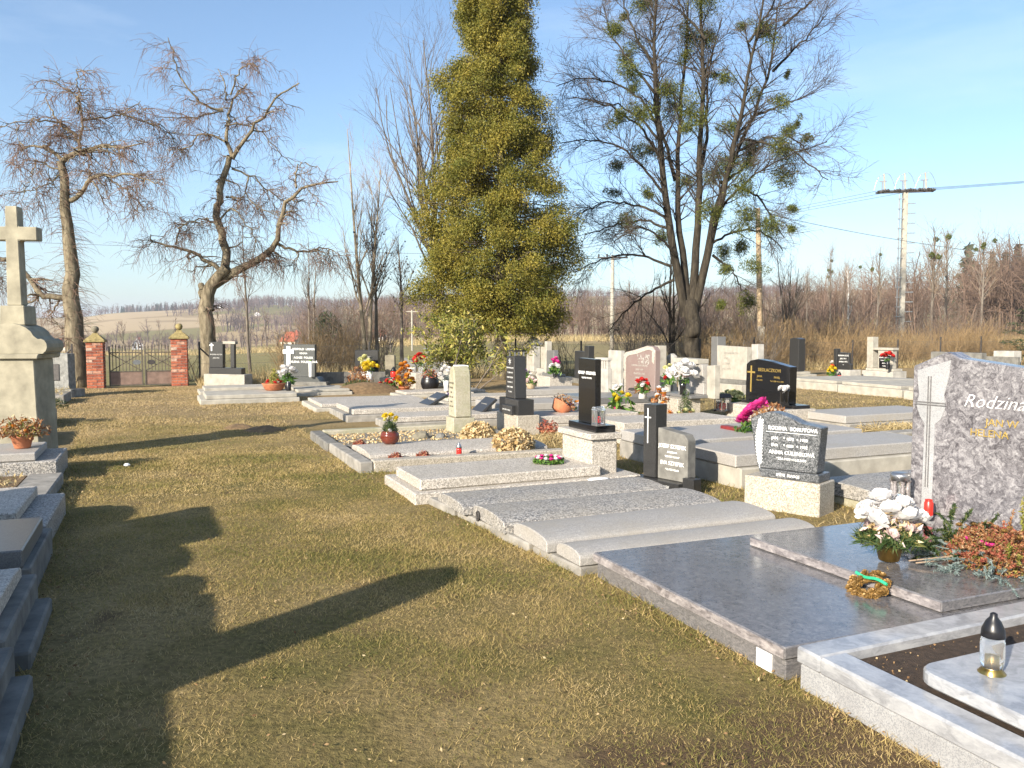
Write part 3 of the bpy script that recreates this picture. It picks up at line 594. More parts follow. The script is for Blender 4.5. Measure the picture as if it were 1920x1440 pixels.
# weeping tree by the gate's right pillar
T2 = [([(1128, 1930), (1128, 1700), (1125, 1560), (1112, 1430), (1150, 1370), (1225, 1310), (1250, 1285)], .30, .17, 0, 0),
      ([(1180, 1365), (1215, 1320), (1245, 1250), (1232, 1180), (1195, 1060), (1165, 1000), (1198, 910), (1225, 800), (1262, 695)], .155, .09, 0, .3),
      ([(1262, 695), (1225, 610), (1213, 520), (1230, 480), (1205, 430), (1240, 350), (1300, 260)], .075, .025, .3, .9),
      ([(1205, 430), (1150, 440), (1090, 390), (1010, 290), (985, 110)], .045, .012, .5, -.4),
      ([(1262, 695), (1320, 620), (1400, 550), (1450, 490), (1520, 410), (1600, 350), (1650, 330)], .07, .02, .3, -.6),
      ([(1240, 350), (1320, 240), (1400, 220), (1440, 260)], .03, .012, .6, -.3), ([(1220, 380), (1180, 250), (1130, 170)], .03, .012, .5, 1.2),
      ([(1225, 610), (1130, 560), (1040, 560), (1000, 620), (930, 620), (830, 610)], .04, .012, .3, 1.2),
      ([(1165, 1375), (1240, 1335), (1320, 1290), (1400, 1240), (1490, 1220), (1530, 1160), (1545, 1050), (1570, 950), (1640, 880), (1720, 860), (1860, 850)], .16, .02, 0, -.8),
      ([(1122, 1520), (1108, 1430), (1090, 1385), (1085, 1375)], .26, .10, 0, -.05),
      ([(1525, 1165), (1580, 1190), (1630, 1205), (1740, 1170), (1800, 1190)], .05, .012, -.3, .6), ([(1640, 880), (1630, 800), (1660, 740), (1740, 770)], .035, .012, -.6, -.1),
      ([(1215, 1320), (1150, 1240), (1060, 1210), (990, 1170), (930, 1180), (870, 1160), (910, 1130)], .085, .014, 0, -.7),
      ([(990, 1170), (1030, 1090), (1100, 1060), (1170, 1075)], .03, .012, -.4, -.9), ([(1180, 1050), (1090, 1010), (1000, 1030), (930, 1020)], .035, .012, .1, .8),
      ([(1260, 755), (1340, 780), (1430, 850), (1480, 900), (1560, 940)], .035, .012, .2, .9), ([(1340, 785), (1330, 900), (1400, 960), (1530, 1020)], .028, .01, .4, -.2),
      ([(1195, 1030), (1280, 960), (1290, 985), (1390, 1080), (1450, 1200)], .035, .012, .1, -.9), ([(1225, 905), (1275, 905), (1285, 970)], .04, .02, .2, .3),
      ([(1215, 520), (1290, 500), (1370, 520), (1450, 600), (1560, 720)], .03, .01, .4, 1.1), ([(1205, 440), (1100, 500), (960, 540)], .03, .01, .5, -1.2),
      ([(1165, 1000), (1120, 900), (1060, 700), (950, 500), (900, 380)], .001, .001, 0, 0)][:-1]
MPP2 = 26.5 / 1550 / 2.88
weeping('weeping_tree', 'gnarled weeping bare tree leaning beside the sunlit gate pillar', (-9.66, 26.5, -.05), T2, 1136, 1900, MPP2, 3, 250, 2500, 1600)
T1 = [([(400, 1960), (392, 1700), (385, 1440), (380, 1150), (365, 1000), (358, 850), (352, 715)], .34, .10, 0, 0),
      ([(352, 715), (400, 680), (460, 668), (520, 670), (545, 640), (600, 630), (680, 660), (780, 650), (860, 640)], .085, .012, 0, -.6),
      ([(352, 710), (280, 640), (180, 610), (60, 620), (30, 560), (10, 600)], .06, .012, 0, .7), ([(445, 660), (440, 600), (400, 572), (300, 480), (230, 350)], .055, .012, 0, .5),
      ([(440, 600), (480, 480), (460, 380), (350, 310)], .04, .012, .1, -.6), ([(470, 500), (620, 440), (700, 350)], .035, .01, 0, .8), ([(620, 440), (720, 470), (820, 480), (850, 560)], .03, .01, .4, 1.2),
      ([(400, 572), (340, 500), (200, 520), (120, 560)], .035, .01, .3, -.7), ([(470, 480), (560, 360), (600, 330)], .03, .01, -.3, -1.1),
      ([(390, 920), (460, 900), (520, 820), (560, 800), (640, 825), (740, 810), (860, 830), (940, 870)], .075, .014, 0, -.9), ([(520, 830), (480, 740), (470, 700)], .03, .012, -.2, .3), ([(640, 825), (720, 880), (780, 960)], .025, .01, -.4, .1),
      ([(350, 770), (280, 810), (200, 860), (130, 875)], .03, .01, 0, .4), ([(350, 760), (290, 740), (250, 705), (240, 800), (220, 900)], .028, .01, 0, -.5),
      ([(385, 1420), (300, 1450), (215, 1420), (160, 1330), (90, 1250), (0, 1225), (-120, 1150)], .10, .03, 0, -.4), ([(0, 1225), (-80, 1330), (-160, 1340)], .04, .012, -.3, .6),
      ([(300, 1450), (260, 1540), (330, 1600)], .03, .01, .1, -.4)]
weeping('weeping_tree', 'weeping bare tree with a flat crown beside the dark-capped gate pillar', (-12.55, 23.9, -.05), T1, 400, 1920, 23.9 / 1550 / 2.88, 5, 240, 2300, 1500, (1, 420))

# lime with mistletoe
LM = [([(527, 1480), (527, 1400), (527, 1250), (520, 1180)], .31, .27, 0, 0),
      ([(505, 1230), (465, 1030), (430, 850), (405, 680), (390, 500), (375, 400), (375, 200), (380, 0), (385, -110)], .19, .03, 0, -.6),
      ([(515, 1210), (500, 1020), (485, 850), (475, 700), (485, 560), (492, 400), (520, 260), (530, 60), (540, -80)], .16, .02, 0, 1.8),
      ([(530, 1200), (550, 900), (555, 700), (555, 550), (570, 350), (560, 200), (550, 50), (560, -120)], .18, .03, 0, .6),
      ([(540, 1210), (580, 1000), (610, 850), (650, 650), (680, 480), (690, 350), (720, 200), (730, 20)], .17, .02, 0, -1.8), ([(545, 1200), (600, 900), (640, 750), (700, 600), (760, 470), (830, 300), (850, 150), (860, 40)], .15, .02, 0, .9),
      ([(475, 700), (445, 560), (425, 480), (420, 300), (410, 120), (430, -40)], .08, .015, .8, 2.6), ([(555, 700), (600, 520), (600, 350), (640, 180), (690, 20)], .08, .015, .3, 2.4)]
SIDE = [[(450, 1040), (330, 990), (200, 1000), (80, 1060)], [(430, 850), (330, 790), (200, 770), (100, 820)], [(420, 780), (330, 680), (230, 610), (100, 590), (10, 620)], [(405, 640), (330, 540), (200, 480), (50, 470)],
        [(385, 490), (330, 380), (220, 320), (90, 300), (10, 335)], [(375, 400), (300, 280), (220, 150), (190, 20)], [(610, 870), (650, 790), (740, 700), (850, 650), (950, 620)], [(700, 600), (800, 560), (880, 560), (950, 640)],
        [(680, 740), (800, 760), (900, 850), (965, 900)], [(760, 470), (850, 440), (900, 420), (965, 400)], [(830, 300), (890, 240), (930, 190)], [(600, 1000), (680, 1050), (740, 1130)], [(440, 900), (350, 850), (250, 870), (130, 900)],
        [(380, 300), (300, 180), (250, 60), (250, -60)], [(460, 1000), (380, 930), (300, 900), (210, 960)], [(460, 1090), (360, 1140), (270, 1230), (230, 1290)], [(400, 560), (320, 450), (230, 400), (110, 390)], [(850, 150), (920, 100), (960, 70)], [(730, 200), (800, 90), (830, -20)],
        [(640, 720), (760, 640), (850, 500), (930, 480)], [(560, 200), (480, 100), (440, -40)], [(720, 560), (860, 620), (900, 700), (940, 760)], [(590, 960), (700, 900), (800, 900), (880, 980)]]
for i, s_ in enumerate(SIDE): LM.append((s_, .055, .012, .3 * math.sin(i * 2.1), 2.4 * math.sin(i * 1.7 + .4)))
KL = 31.0 / 1550 / 2.057
rng = np.random.default_rng(8)
lime = thing('lime_tree', 'huge bare many-limbed tree full of mistletoe balls', 'tree', (6.7, 31.0, -.05))
P, Q = limbs(LM, 527, 1455, KL, 18, .35, .03, 8); Q[1:] = Q[1:] * .95 + .004
n1 = 700; p, t, r_ = along(P[1:], Q[1:], n1, .25, 1.); P1, Q1 = grow(p, side(t, .75, .08), .6 + 1.2 * rng.random(n1), np.clip(r_ * .45, .010, .03), 8, .11, .0, .3)
mesh_np('trunk', *join_np([tubes(P[:1], Q[:1], 16), tubes(P[1:], Q[1:], 9), tubes(P1, Q1, 5)]), 'bark_lime', lime, True)
A = np.concatenate([P1[:, ::1], P[8:, 9:17]]); B = np.concatenate([Q1, Q[8:, 9:17]])
n2 = 6500; p, t, r_ = along(A, B, n2, .2, 1.); P2, Q2 = grow(p, side(t, .7, .05), (.35 + .65 * rng.random(n2)), .0068, 6, .12, -.01, .4)
n3 = 13000; p, t, r_ = along(P2, Q2, n3, .1, 1.); P3, Q3 = grow(p, side(t, .65, 0), .15 + .35 * rng.random(n3), .0042, 4, .12, -.02, .6)
mesh_np('crown', *join_np([tubes(P2, Q2, 3), tubes(P3, Q3, 3)]), 'twig_lime', lime)
MIS = [(340, 35, 45), (538, 70, 55), (520, 150, 35), (590, 165, 40), (210, 215, 32), (270, 225, 36), (745, 215, 38), (270, 370, 42), (315, 330, 20), (640, 275, 14), (500, 240, 20), (420, 385, 42), (470, 420, 35), (490, 490, 45), (240, 510, 32), (300, 500, 38), (330, 570, 40), (380, 590, 25), (255, 640, 30), (510, 710, 32), (235, 740, 20), (335, 780, 22), (280, 870, 42), (420, 930, 30), (545, 850, 36), (660, 530, 32), (620, 690, 42), (645, 640, 28), (800, 458, 26), (775, 400, 22), (845, 550, 30), (775, 570, 36), (810, 630, 38), (850, 715, 48), (740, 645, 30), (690, 770, 42), (690, 860, 42), (805, 890, 46), (755, 950, 36), (850, 915, 14), (885, 830, 16), (925, 578, 17), (962, 470, 17), (923, 275, 12), (780, 68, 14), (740, 95, 20), (690, 980, 36), (725, 1060, 32), (780, 1165, 36), (600, 1190, 18), (620, 1060, 22), (460, 560, 26), (270, 75, 16), (600, 380, 26)]
for x, y, r0 in MIS:
    rad = r0 * KL * 1.25; N = int(260 + 2100 * (r0 / 50) ** 2); cc = rng.normal(size=(5, 3)) * rad * np.array([.5, .5, .42]); cc[0] = 0; who = rng.integers(0, 5, N)
    d = unit(rng.normal(size=(N, 3))); q = rad * (.30 + .28 * np.abs(rng.normal(size=N))); C = cc[who] + d * q[:, None]; v1, f1 = leaves(C, .085, .26, .25, d * 1.1)
    M_ = 36; P4, Q4 = grow(np.zeros((M_, 3)), rng.normal(size=(M_, 3)), rad * .9, .006, 4, .12, 0, .5); v2, f2 = tubes(P4, Q4, 3)
    o = mesh_np('mistletoe', *join_np([(v1, f1), (v2, f2)]), 'mistletoe_leaf', lime); o['kind'] = 'stuff'; o.location = ((x - 527) * KL, 1.6 * math.sin(x * .13 + y * .07), (1455 - y) * KL)

# golden cypress
rng = np.random.default_rng(12)
cyp = thing('cypress_tree', 'tall golden green cypress tree rising above the graves', 'tree', (-.36, 27.0, -.05))
kc = 27.0 / 1550
MB().lathe([(.30, 0), (.24, .6), (.20, 1.6), (.14, 5), (.03, 13.4)], 14).build('trunk', 'bark_elm', cyp, True)
prof_y = np.array([-150, -100, -40, 0, 60, 110, 160, 230, 320, 410, 460, 550, 595, 622]); prof_w = np.array([6, 36, 66, 76, 78, 86, 104, 116, 134, 154, 156, 150, 142, 80])
zz = (712 - prof_y) * kc; ww = prof_w * kc * .93
NB = 900; zc = 1.75 + 12.9 * rng.random(NB) ** 1.12; wmax = np.interp(-zc, -zz, ww); an = rng.random(NB) * 6.28
lump = 1 + .13 * np.sin(3 * an + zc * 1.7) + .10 * np.sin(5 * an - zc * 2.9); rad = wmax * lump * (.35 + .65 * rng.random(NB) ** .42)
C0 = np.stack([np.cos(an) * rad - .022 * zc, np.sin(an) * rad, zc], -1); OUT = np.stack([np.cos(an), np.sin(an), 0 * an], -1)
Pb, Qb = grow(np.stack([0 * zc, 0 * zc, zc + .1 * rad], -1), OUT * 1 + np.array([0, 0, -.05]), rad, .018, 5, .06, .02, .3)
mesh_np('branches', *tubes(Pb, Qb, 4), 'bark_grey', cyp)
per = 560; cl = np.repeat(np.arange(NB), per); e = rng.normal(size=(len(cl), 3)) * np.array([.17, .17, .15]) * (.7 + .12 * wmax[cl])[:, None]
along_out = (rng.random(len(cl)) ** 1.5)[:, None] * OUT[cl] * -.55
C = C0[cl] + e + along_out; C[:, 2] -= .25 * (e[:, 0] ** 2 + e[:, 1] ** 2) / .05 * .15
tone = None
V, F = leaves(C, .072, .40, .85, OUT[cl] * .5); mesh_np('crown', V, F, 'cypress_leaf', cyp)
# laurel-like shrub in front of it
o = thing('laurel_shrub', 'broad-leaved evergreen shrub with yellowing leaves at the cypress foot', 'shrub', (-1.30, 21.6, 0))
kk = 21.6 / 1550
Ps, Qs = grow(rng.normal(size=(16, 3)) * np.array([.22, .15, 0]), rng.normal(size=(16, 3)) * .45 + np.array([.05, 0, 1.2]), 1.5 + .5 * rng.random(16), .022, 7, .12, .02, .3)
p, t, r_ = along(Ps, Qs, 110, .3, 1.); P2, Q2 = grow(p, side(t, .7, .1), .3 + .35 * rng.random(110), .008, 4, .12, 0, .5)
mesh_np('stems', *join_np([tubes(Ps, Qs, 5), tubes(P2, Q2, 4)]), 'bark_grey', o)
p, t, r_ = along(P2, Q2, 3600, .25, 1.05); mesh_np('foliage', *leaves(p + .075 * rng.normal(size=p.shape), .115, .34, .35, t * .4), 'laurel_leaf', o)
mesh_np('foliage', *leaves(dome(1300, .62, .5, 1.05, .6) + np.array([.05, 0, .85]), .115, .34, .5), 'laurel_leaf', o)
mesh_np('litter', *leaves(dome(160, .6, .45, .18), .11, .4), 'dead_leaf', o)

# ================================================================== fence, gate, poles, houses
fence = thing('wire_fence', 'sagging wire mesh fence with dark steel posts along the graveyard', 'fence', W(0, 26.2), TH)
fs = [(-8, -2.3), (1.05, 36)]
for a_, b_ in fs:
    for x in np.arange(a_, b_ + .1, 2.55 if a_ > 0 else 2.85):
        MB().box(x - .025, x + .025, -.025, .025, -.2, 1.28 + .08 * math.sin(x * 3), .004).build('post', 'dark_iron', fence)
    for z in (.12, .62, 1.12):
        P = np.array([[[x, .03, z + .02 * math.sin(x * 2.1 + z)] for x in np.linspace(a_, b_, 40)]]); mesh_np('tension_wire', *tubes(P, np.full((1, 40), .0035), 3), 'wire', fence)
    x0 = np.arange(a_, b_ - 1, .09); P = np.concatenate([np.stack([np.stack([x0, 0 * x0 + .034, 0 * x0 + .1], -1), np.stack([x0 + .5, 0 * x0 + .034, 0 * x0 + .6], -1), np.stack([x0 + 1.0, 0 * x0 + .034, 0 * x0 + 1.12], -1)], 1), np.stack([np.stack([x0 + 1.0, 0 * x0 + .036, 0 * x0 + .1], -1), np.stack([x0 + .5, 0 * x0 + .036, 0 * x0 + .6], -1), np.stack([x0, 0 * x0 + .036, 0 * x0 + 1.12], -1)], 1)])
    tag(mesh_np('mesh_wire', *tubes(P, np.full(P.shape[:2], .0016), 3), 'wire', fence), kind='stuff')
for s_ in (1.05, -2.3): MB().rod((s_, 0, 1.1), (s_ + (.75 if s_ > 0 else -.75), 0, .35), .025).build('brace', 'dark_iron', fence)
low = thing('concrete_wall', 'low dark concrete plinth wall beside the tan shrub', 'wall', W(5.2, 25.3), TH)
MB().box(-1.3, .6, -.06, .06, -.1, .34, .01).build('panel', 'concrete_dark', low); MB().box(.62, 2.4, -.06, .06, -.1, .32, .01).build('panel', 'concrete_dark', low)

brick_me = None
def pillar(label, s_, t_, w, h, ball_):
    o = thing('brick_pillar', label, 'pillar', W(s_, t_), TH + R(-4)); MB().box(-w / 2 + .012, w / 2 - .012, -w / 2 + .012, w / 2 - .012, -.1, h - .012, 0).build('core', 'mortar', o)
    m_ = MB(); n_ = int(h / .078); bl = w / 2
    for c_ in range(n_):
        z = c_ * h / n_; off = (c_ % 2) * bl * .5
        for f_ in range(4):
            M = Matrix.Rotation(f_ * math.pi / 2, 4, 'Z'); ed = [-w / 2, w / 2] if False else [-w / 2] + [x for x in (-bl / 2 + off - .06, off + bl / 2 - .06) if -w / 2 + .05 < x < w / 2 - .05] + [w / 2]
            for x0, x1 in zip(ed, ed[1:]):
                j = .004 * random.random(); m_.box(x0 + .006, x1 - .006, -w / 2 - j, -w / 2 + .05, z + .006, z + h / n_ - .006, .003, M)
    tag(m_.build('bricks', 'brick', o), kind='stuff')
    cp = MB(); cw = w / 2 + .05; cp.box(-cw, cw, -cw, cw, h, h + .06, .01)
    c2 = [(cw - .01, h + .06), (cw * .72, h + .12), (cw * .3, h + .22), (.07, h + .25)]
    b = bmesh.new(); rings = [[b.verts.new((sx * r_, sy * r_, z)) for sx, sy in ((-1, -1), (1, -1), (1, 1), (-1, 1))] for r_, z in c2]
    for a_, c_ in zip(rings, rings[1:]):
        for i in range(4): b.faces.new((a_[i], a_[(i + 1) % 4], c_[(i + 1) % 4], c_[i]))
    b.faces.new(rings[-1]); cp._add2(b, 0); cap = cp.build('cap', 'moss_stone', o)
    MB().lathe([(.03, h + .24), (.05, h + .27), (.085, h + .30), (.105, h + .36), (.085, h + .42), (.03, h + .45)], 14).build('ball', 'moss_stone' if ball_ else 'sandstone_dark', cap, True)
    return o
pillar('brick gate pillar half in shadow, with a dark mossy cap', -1.68, 25.85, .43, 1.28, 0)
pillar('sunlit red brick gate pillar with a yellow lichen cap', .50, 26.05, .44, 1.36, 1)
gate = thing('iron_gate', 'double leaf iron bar gate with sheet metal foot panels', 'gate', W(-1.40, 25.86), TH + R(3))
for k_, (a_, b_, lf) in enumerate(((.04, .92, 'left'), (.96, 1.88, 'right'))):
    f_ = MB()
    for x in (a_ + .02, b_ - .02): f_.box(x - .02, x + .02, -.02, .02, .03, 1.16, .003)
    for z in (.05, .44, .98): f_.box(a_, b_, -.017, .017, z - .016, z + .016, .003)
    leaf = f_.build('gate_leaf', 'gate_paint', gate)
    MB().box(a_ + .04, b_ - .04, -.006, .006, .07, .43, .002).build('sheet_panel', 'gate_sheet', leaf)
    for x in np.linspace(a_ + .1, b_ - .1, 9): MB().rod((x, 0, .44), (x, 0, 1.13 + .03 * math.cos(x * 9)), .011).lathe([(.011, 1.13), (.022, 1.16), (.001, 1.24)], 6, Matrix.Translation((x, 0, .03 * math.cos(x * 9)))).build('bar', 'gate_paint', leaf)
    for p_, q_ in (((a_ + .04, .012, .46), (b_ - .04, .012, .96)), ((a_ + .04, -.012, .96), (b_ - .04, -.012, .46))): MB().rod(p_, q_, .014).build('cross_brace', 'gate_paint', leaf)
    MB().prism([((a_ + b_) / 2 + (.28 if k_ == 0 else -.28) + .11 * math.cos(i * .52), .70 + .07 * math.sin(i * .52)) for i in range(12)], -.03, -.02, 'y', 0).build('lock_plate', 'steel' if k_ == 0 else 'dark_iron', leaf)

def pole_wire(name, label, pts, r_=.012):
    P = np.array([spline(pts, 40)]) if len(pts) > 2 else np.array([[np.array(pts[0]) + (np.array(pts[1]) - np.array(pts[0])) * u - np.array([0, 0, 4 * .35 * u * (1 - u)]) for u in np.linspace(0, 1, 40)]])
    return tag(mesh_np(name, *tubes(P, np.full((1, 40), r_), 3), 'wire'), label, 'wire')
o = thing('wooden_pole', 'bare weathered wooden utility pole leaning slightly beside the mistletoe tree', 'pole', (11.45, 38.0, -.1)); MB().rod((0, 0, 0), (-.28, 0, 7.25), .14, 10, .11).build('shaft', 'wood_pole', o, True); MB().box(-.22, .1, -.17, -.09, 0, 1.9, .02).build('concrete_foot', 'concrete_pale', o)
o = thing('concrete_pole', 'pale concrete utility pole with a small crossarm out on the field', 'pole', (7.25, 60, -.1)); MB().rod((0, 0, 0), (0, 0, 7.1), .17, 8, .12).build('shaft', 'concrete_pale', o, True); MB().box(-1.1, 1.1, -.05, .05, 6.9, 7.0, .01).build('crossarm', 'dark_iron', o)
for x in (-1, -.4, .45, 1.0): MB().lathe([(.03, 7.0), (.07, 7.06), (.07, 7.16), (.02, 7.22)], 8, Matrix.Translation((x, 0, 0))).build('insulator', 'dark_iron', o)
z0 = float(terrain(np.array(-9.6), np.array(80.)))
o = thing('field_pole', 'short white pole standing on the ploughed field', 'pole', (-9.65, 80, z0)); MB().rod((0, 0, -.1), (0, 0, 3.9), .10, 8, .08).build('shaft', 'concrete_pale', o); MB().box(-.55, .55, -.04, .04, 3.72, 3.8, 0).build('crossarm', 'concrete_pale', o)
py = thing('switch_pylon', 'concrete power mast with climbing rungs and a switch crossarm on top', 'pylon', (22.55, 48, -.1), R(-12))
MB().box(-.13, .13, -.20, .20, 0, 9.6, .02).build('shaft', 'concrete_pale', py)
for i, z in enumerate(np.arange(2.2, 9.0, .56)): MB().box(.10, .52, -.25, -.20, z, z + .06, .004).box(-.42, -.1, -.25, -.20, z + .28, z + .33, .004).build('rung', 'steel', py)
MB().rod((-.30, -.15, 1.5), (-.34, -.15, 9.5), .035).build('conduit', 'steel', py)
arm = MB().box(-1.55, 1.55, -.28, -.20, 9.62, 9.72, .01).box(-1.55, 1.55, .20, .28, 9.62, 9.72, .01).box(-1.5, -1.42, -.2, .2, 9.6, 9.7, .01).box(1.42, 1.5, -.2, .2, 9.6, 9.7, .01).build('crossarm', 'dark_iron', py)
for x in (-1.3, -.7, -.1, .5, 1.0, 1.45): MB().lathe([(.03, 0), (.10, .05), (.05, .12), (.10, .19), (.05, .26), (.10, .33), (.03, .4)], 8, Matrix.Translation((x, -.3, 9.66)) @ Matrix.Rotation(R(80 if x < 0 else -80), 4, 'Y')).build('insulator', 'dark_iron', py)
for x in (-1.15, -.05, 1.05):
    MB().box(x - .12, x - .06, -.05, .05, 9.72, 10.25, .005).box(x - .25, x + .15, -.04, .04, 10.25, 10.31, .005).build('switch_post', 'steel', py)
    MB().rod((x + .05, 0, 9.8), (x - .02, 0, 10.7), .05, 7).build('switch_insulator', 'concrete_pale', py)
    P = np.array([[[x + .02 + .55 * u, -.03, 10.68 - .75 * u * u - .0 + .12 * math.sin(u * 3.1)] for u in np.linspace(0, 1, 12)]]); mesh_np('jumper', *tubes(P, np.full((1, 12), .016), 4), 'steel', py)
    P = np.array([[[x - .05 - .5 * u, -.03, 10.60 - .8 * u * u + .1 * math.sin(u * 3.1)] for u in np.linspace(0, 1, 12)]]); mesh_np('jumper', *tubes(P, np.full((1, 12), .016), 4), 'steel', py)
for i, dx in enumerate((-1.4, -.5, .4)):
    pole_wire('power_line', ['upper', 'middle', 'lower'][i] + ' of the three power lines running behind the mistletoe tree', [(22.55 + dx, 48 + .3 * dx, 9.6), (-14 + 3 * i, 130 - 8 * i, 10.5)], .014)
    pole_wire('power_line', 'thin power line leaving the power mast over the thicket', [(22.55 + dx + 1, 48, 9.65), (70, 62 + 2 * i, 16.0 + .3 * i)], .014)['group'] = 'power lines right of the mast'
pole_wire('power_line', 'single line sagging from the wooden pole in front of the mast', [(11.2, 38, 7.0), (24.0, 31, 3.9)], .013)
pole_wire('power_line', 'long level line behind the weeping trees to the field pole', [(-60, 66, 9.6), (6.3, 60, 6.95)], .016)

def house(label, pxx, d, w, dep, hw, hr, wall, roof, rz, name='house'):
    x = (pxx - 960) / 1550 * d; o = thing(name, label, 'house', (x, d, float(terrain(np.array(x), np.array(d))) - .3), rz)
    MB().prism([(-w / 2, 0), (w / 2, 0), (w / 2, hw), (0, hw + hr), (-w / 2, hw)], -dep / 2, dep / 2, 'y', 0).build('wall', wall, o)
    rf = MB(); e = .4
    for sg in (-1, 1): rf.prism([(0, hw + hr + .2), (sg * (w / 2 + e), hw - hr * e / (w / 2) + .2), (sg * (w / 2 + e), hw - hr * e / (w / 2)), (0, hw + hr)], -dep / 2 - e, dep / 2 + e, 'y', 0)
    r_ = rf.build('roof', roof, o); MB().box(-.4 + w * .2, .4 + w * .2, -.4, .4, hw + hr * .3, hw + hr + .8, 0).build('chimney', 'roof_red', r_)
    for y in np.linspace(-dep / 2 + 1.2, dep / 2 - 1.2, max(2, int(dep / 3))):
        for sg in (-1, 1): MB().box(sg * w / 2 - .05, sg * w / 2 + .05, y - .5, y + .5, hw * .35, hw * .75, 0).build('window', 'window_glass', o)
    for xx in (-w * .22, w * .22): MB().box(xx - .5, xx + .5, -dep / 2 - .05, -dep / 2 + .05, hw * .35, hw * .75, 0).build('window', 'window_glass', o)
    return o
house('white gabled house with pale roof seen over the iron gate', 258, 420, 5.2, 6, 2.6, 3.0, 'house_white', 'roof_pale', R(25))
house('cream house with a red roof seen behind the dark bush', 553, 300, 6.2, 8, 2.6, 3.0, 'house_wall', 'roof_red', R(55))
house('low pale farmhouse behind the two-stemmed tree', 712, 300, 5, 8, 2.4, 2.0, 'house_white', 'roof_red', R(60))
house('pale farmhouse on the hillside above the red-roofed house', 484, 900, 5, 6, 2.2, 1.8, 'house_white', 'roof_pale', R(30))
house('small white house high on the ridge near the weeping tree', 418, 1330, 6, 7, 3, 2.5, 'house_white', 'roof_pale', R(50))
house('cream house behind the flat-crowned weeping tree', 108, 300, 6, 6, 2.6, 2.4, 'house_wall', 'roof_red', R(20))

# ================================================================== graves
def slab(parent, name, x0, x1, y0, y1, z0, z1, mat, camber=0, bev=.01, rnd=0):
    m_ = MB()
    if camber:
        yc, hw = (y0 + y1) / 2, (y1 - y0) / 2; n_ = 10
        pts = [(y0, z0)] + [(y1, z0)] + [(yc + hw * math.cos(i * math.pi / n_), z1 - camber + camber * math.sin(i * math.pi / n_) ** .8) for i in range(n_ + 1)]
        m_.prism(pts, x0, x1, 'x', .006); return m_.build(name, mat, parent, False)
    if rnd:
        pts = [(x1, y0), (x1, y1), (x0 + rnd, y1)] + [(x0 + rnd - rnd * math.sin(a), y1 - rnd + rnd * math.cos(a)) for a in np.linspace(.2, 1.57, 6)] + [(x0, y0)]
        m_.prism(pts, z0, z1, 'z', bev); return m_.build(name, mat, parent)
    m_.box(x0, x1, y0, y1, z0, z1, bev); return m_.build(name, mat, parent)
def grave(label, s0, s1, t0, t1, cat='grave', name='grave', rz=0):
    """thing at the front near corner of the plot, x into the row, y along the path"""
    o = thing(name, label, cat, W(s0, t0), TH + rz + R(random.uniform(-.5, .5))); o.rotation_euler.x = R(random.uniform(-.5, .5)); o.rotation_euler.y = R(random.uniform(-.35, .35)); return o, s1 - s0, t1 - t0
def crossmesh(parent, w, h, bar, th, y, z, x=-.006, mat='white_paint', arm=.68, name='cross'):
    MB().box(x, x + th, y - bar / 2, y + bar / 2, z, z + h, .001).box(x, x + th, y - w / 2, y - bar / 2 - .0005, z + h * arm, z + h * arm + bar, .001).box(x, x + th, y + bar / 2 + .0005, y + w / 2, z + h * arm, z + h * arm + bar, .001).build(name, mat, parent)
rng = np.random.default_rng(31)

# --- pale granite kerb grave nearest the camera
g_, L_, B_ = grave('pale granite kerb grave with bare soil and a lantern on its slab', 2.60, 4.95, .85, 2.84)
slab(g_, 'plinth', .015, L_, 0, B_ - .01, -.05, .095, 'granite_white', 0, .008)
slab(g_, 'kerb', 0, .15, 0, B_ - .142, .098, .175, 'granite_pale_vein'); slab(g_, 'kerb', 0, L_, B_ - .14, B_, .098, .175, 'granite_pale_vein'); slab(g_, 'kerb', .152, L_, 0, .14, .098, .175, 'granite_pale_vein')
slab(g_, 'soil_bed', .155, L_ - .1, .145, B_ - .145, .09, .13, 'soil', 0, .004)
slab(g_, 'cover_slab', .17, L_ - .1, -.02, 1.52, .178, .235, 'granite_pale_vein', 0, .008, .10)
V, F = leaves(np.stack([.2 + 1.9 * rng.random(260), 1.45 + .38 * rng.random(260), np.full(260, .135)], -1), .011, .8); tag(mesh_np('pebbles', V, F, 'dead_leaf', g_), kind='stuff')
# --- dark swirled double grave
g_, L_, B_ = grave('wide polished dark granite double grave slab beside the lawn', 2.58, 5.02, 2.90, 4.72)
slab(g_, 'plinth', .02, L_, .015, B_ - .015, -.06, .098, 'granite_swirl_dark', 0, .004); slab(g_, 'lower_slab', 0, L_, 0, B_, .10, .16, 'granite_swirl_dark', 0, .006)
slab(g_, 'upper_slab', 1.06, L_, .06, B_ - .26, .162, .222, 'granite_swirl_dark', 0, .006)
slab(g_, 'front_edge', -.004, -.0005, .004, B_ - .004, .106, .154, 'granite_swirl_edge', 0, 0); slab(g_, 'upper_edge', 1.056, 1.0595, .064, B_ - .264, .168, .216, 'granite_swirl_edge', 0, 0)
slab(g_, 'maker_plate', .012, .018, .10, .21, .0, .088, 'paper', 0, .001)
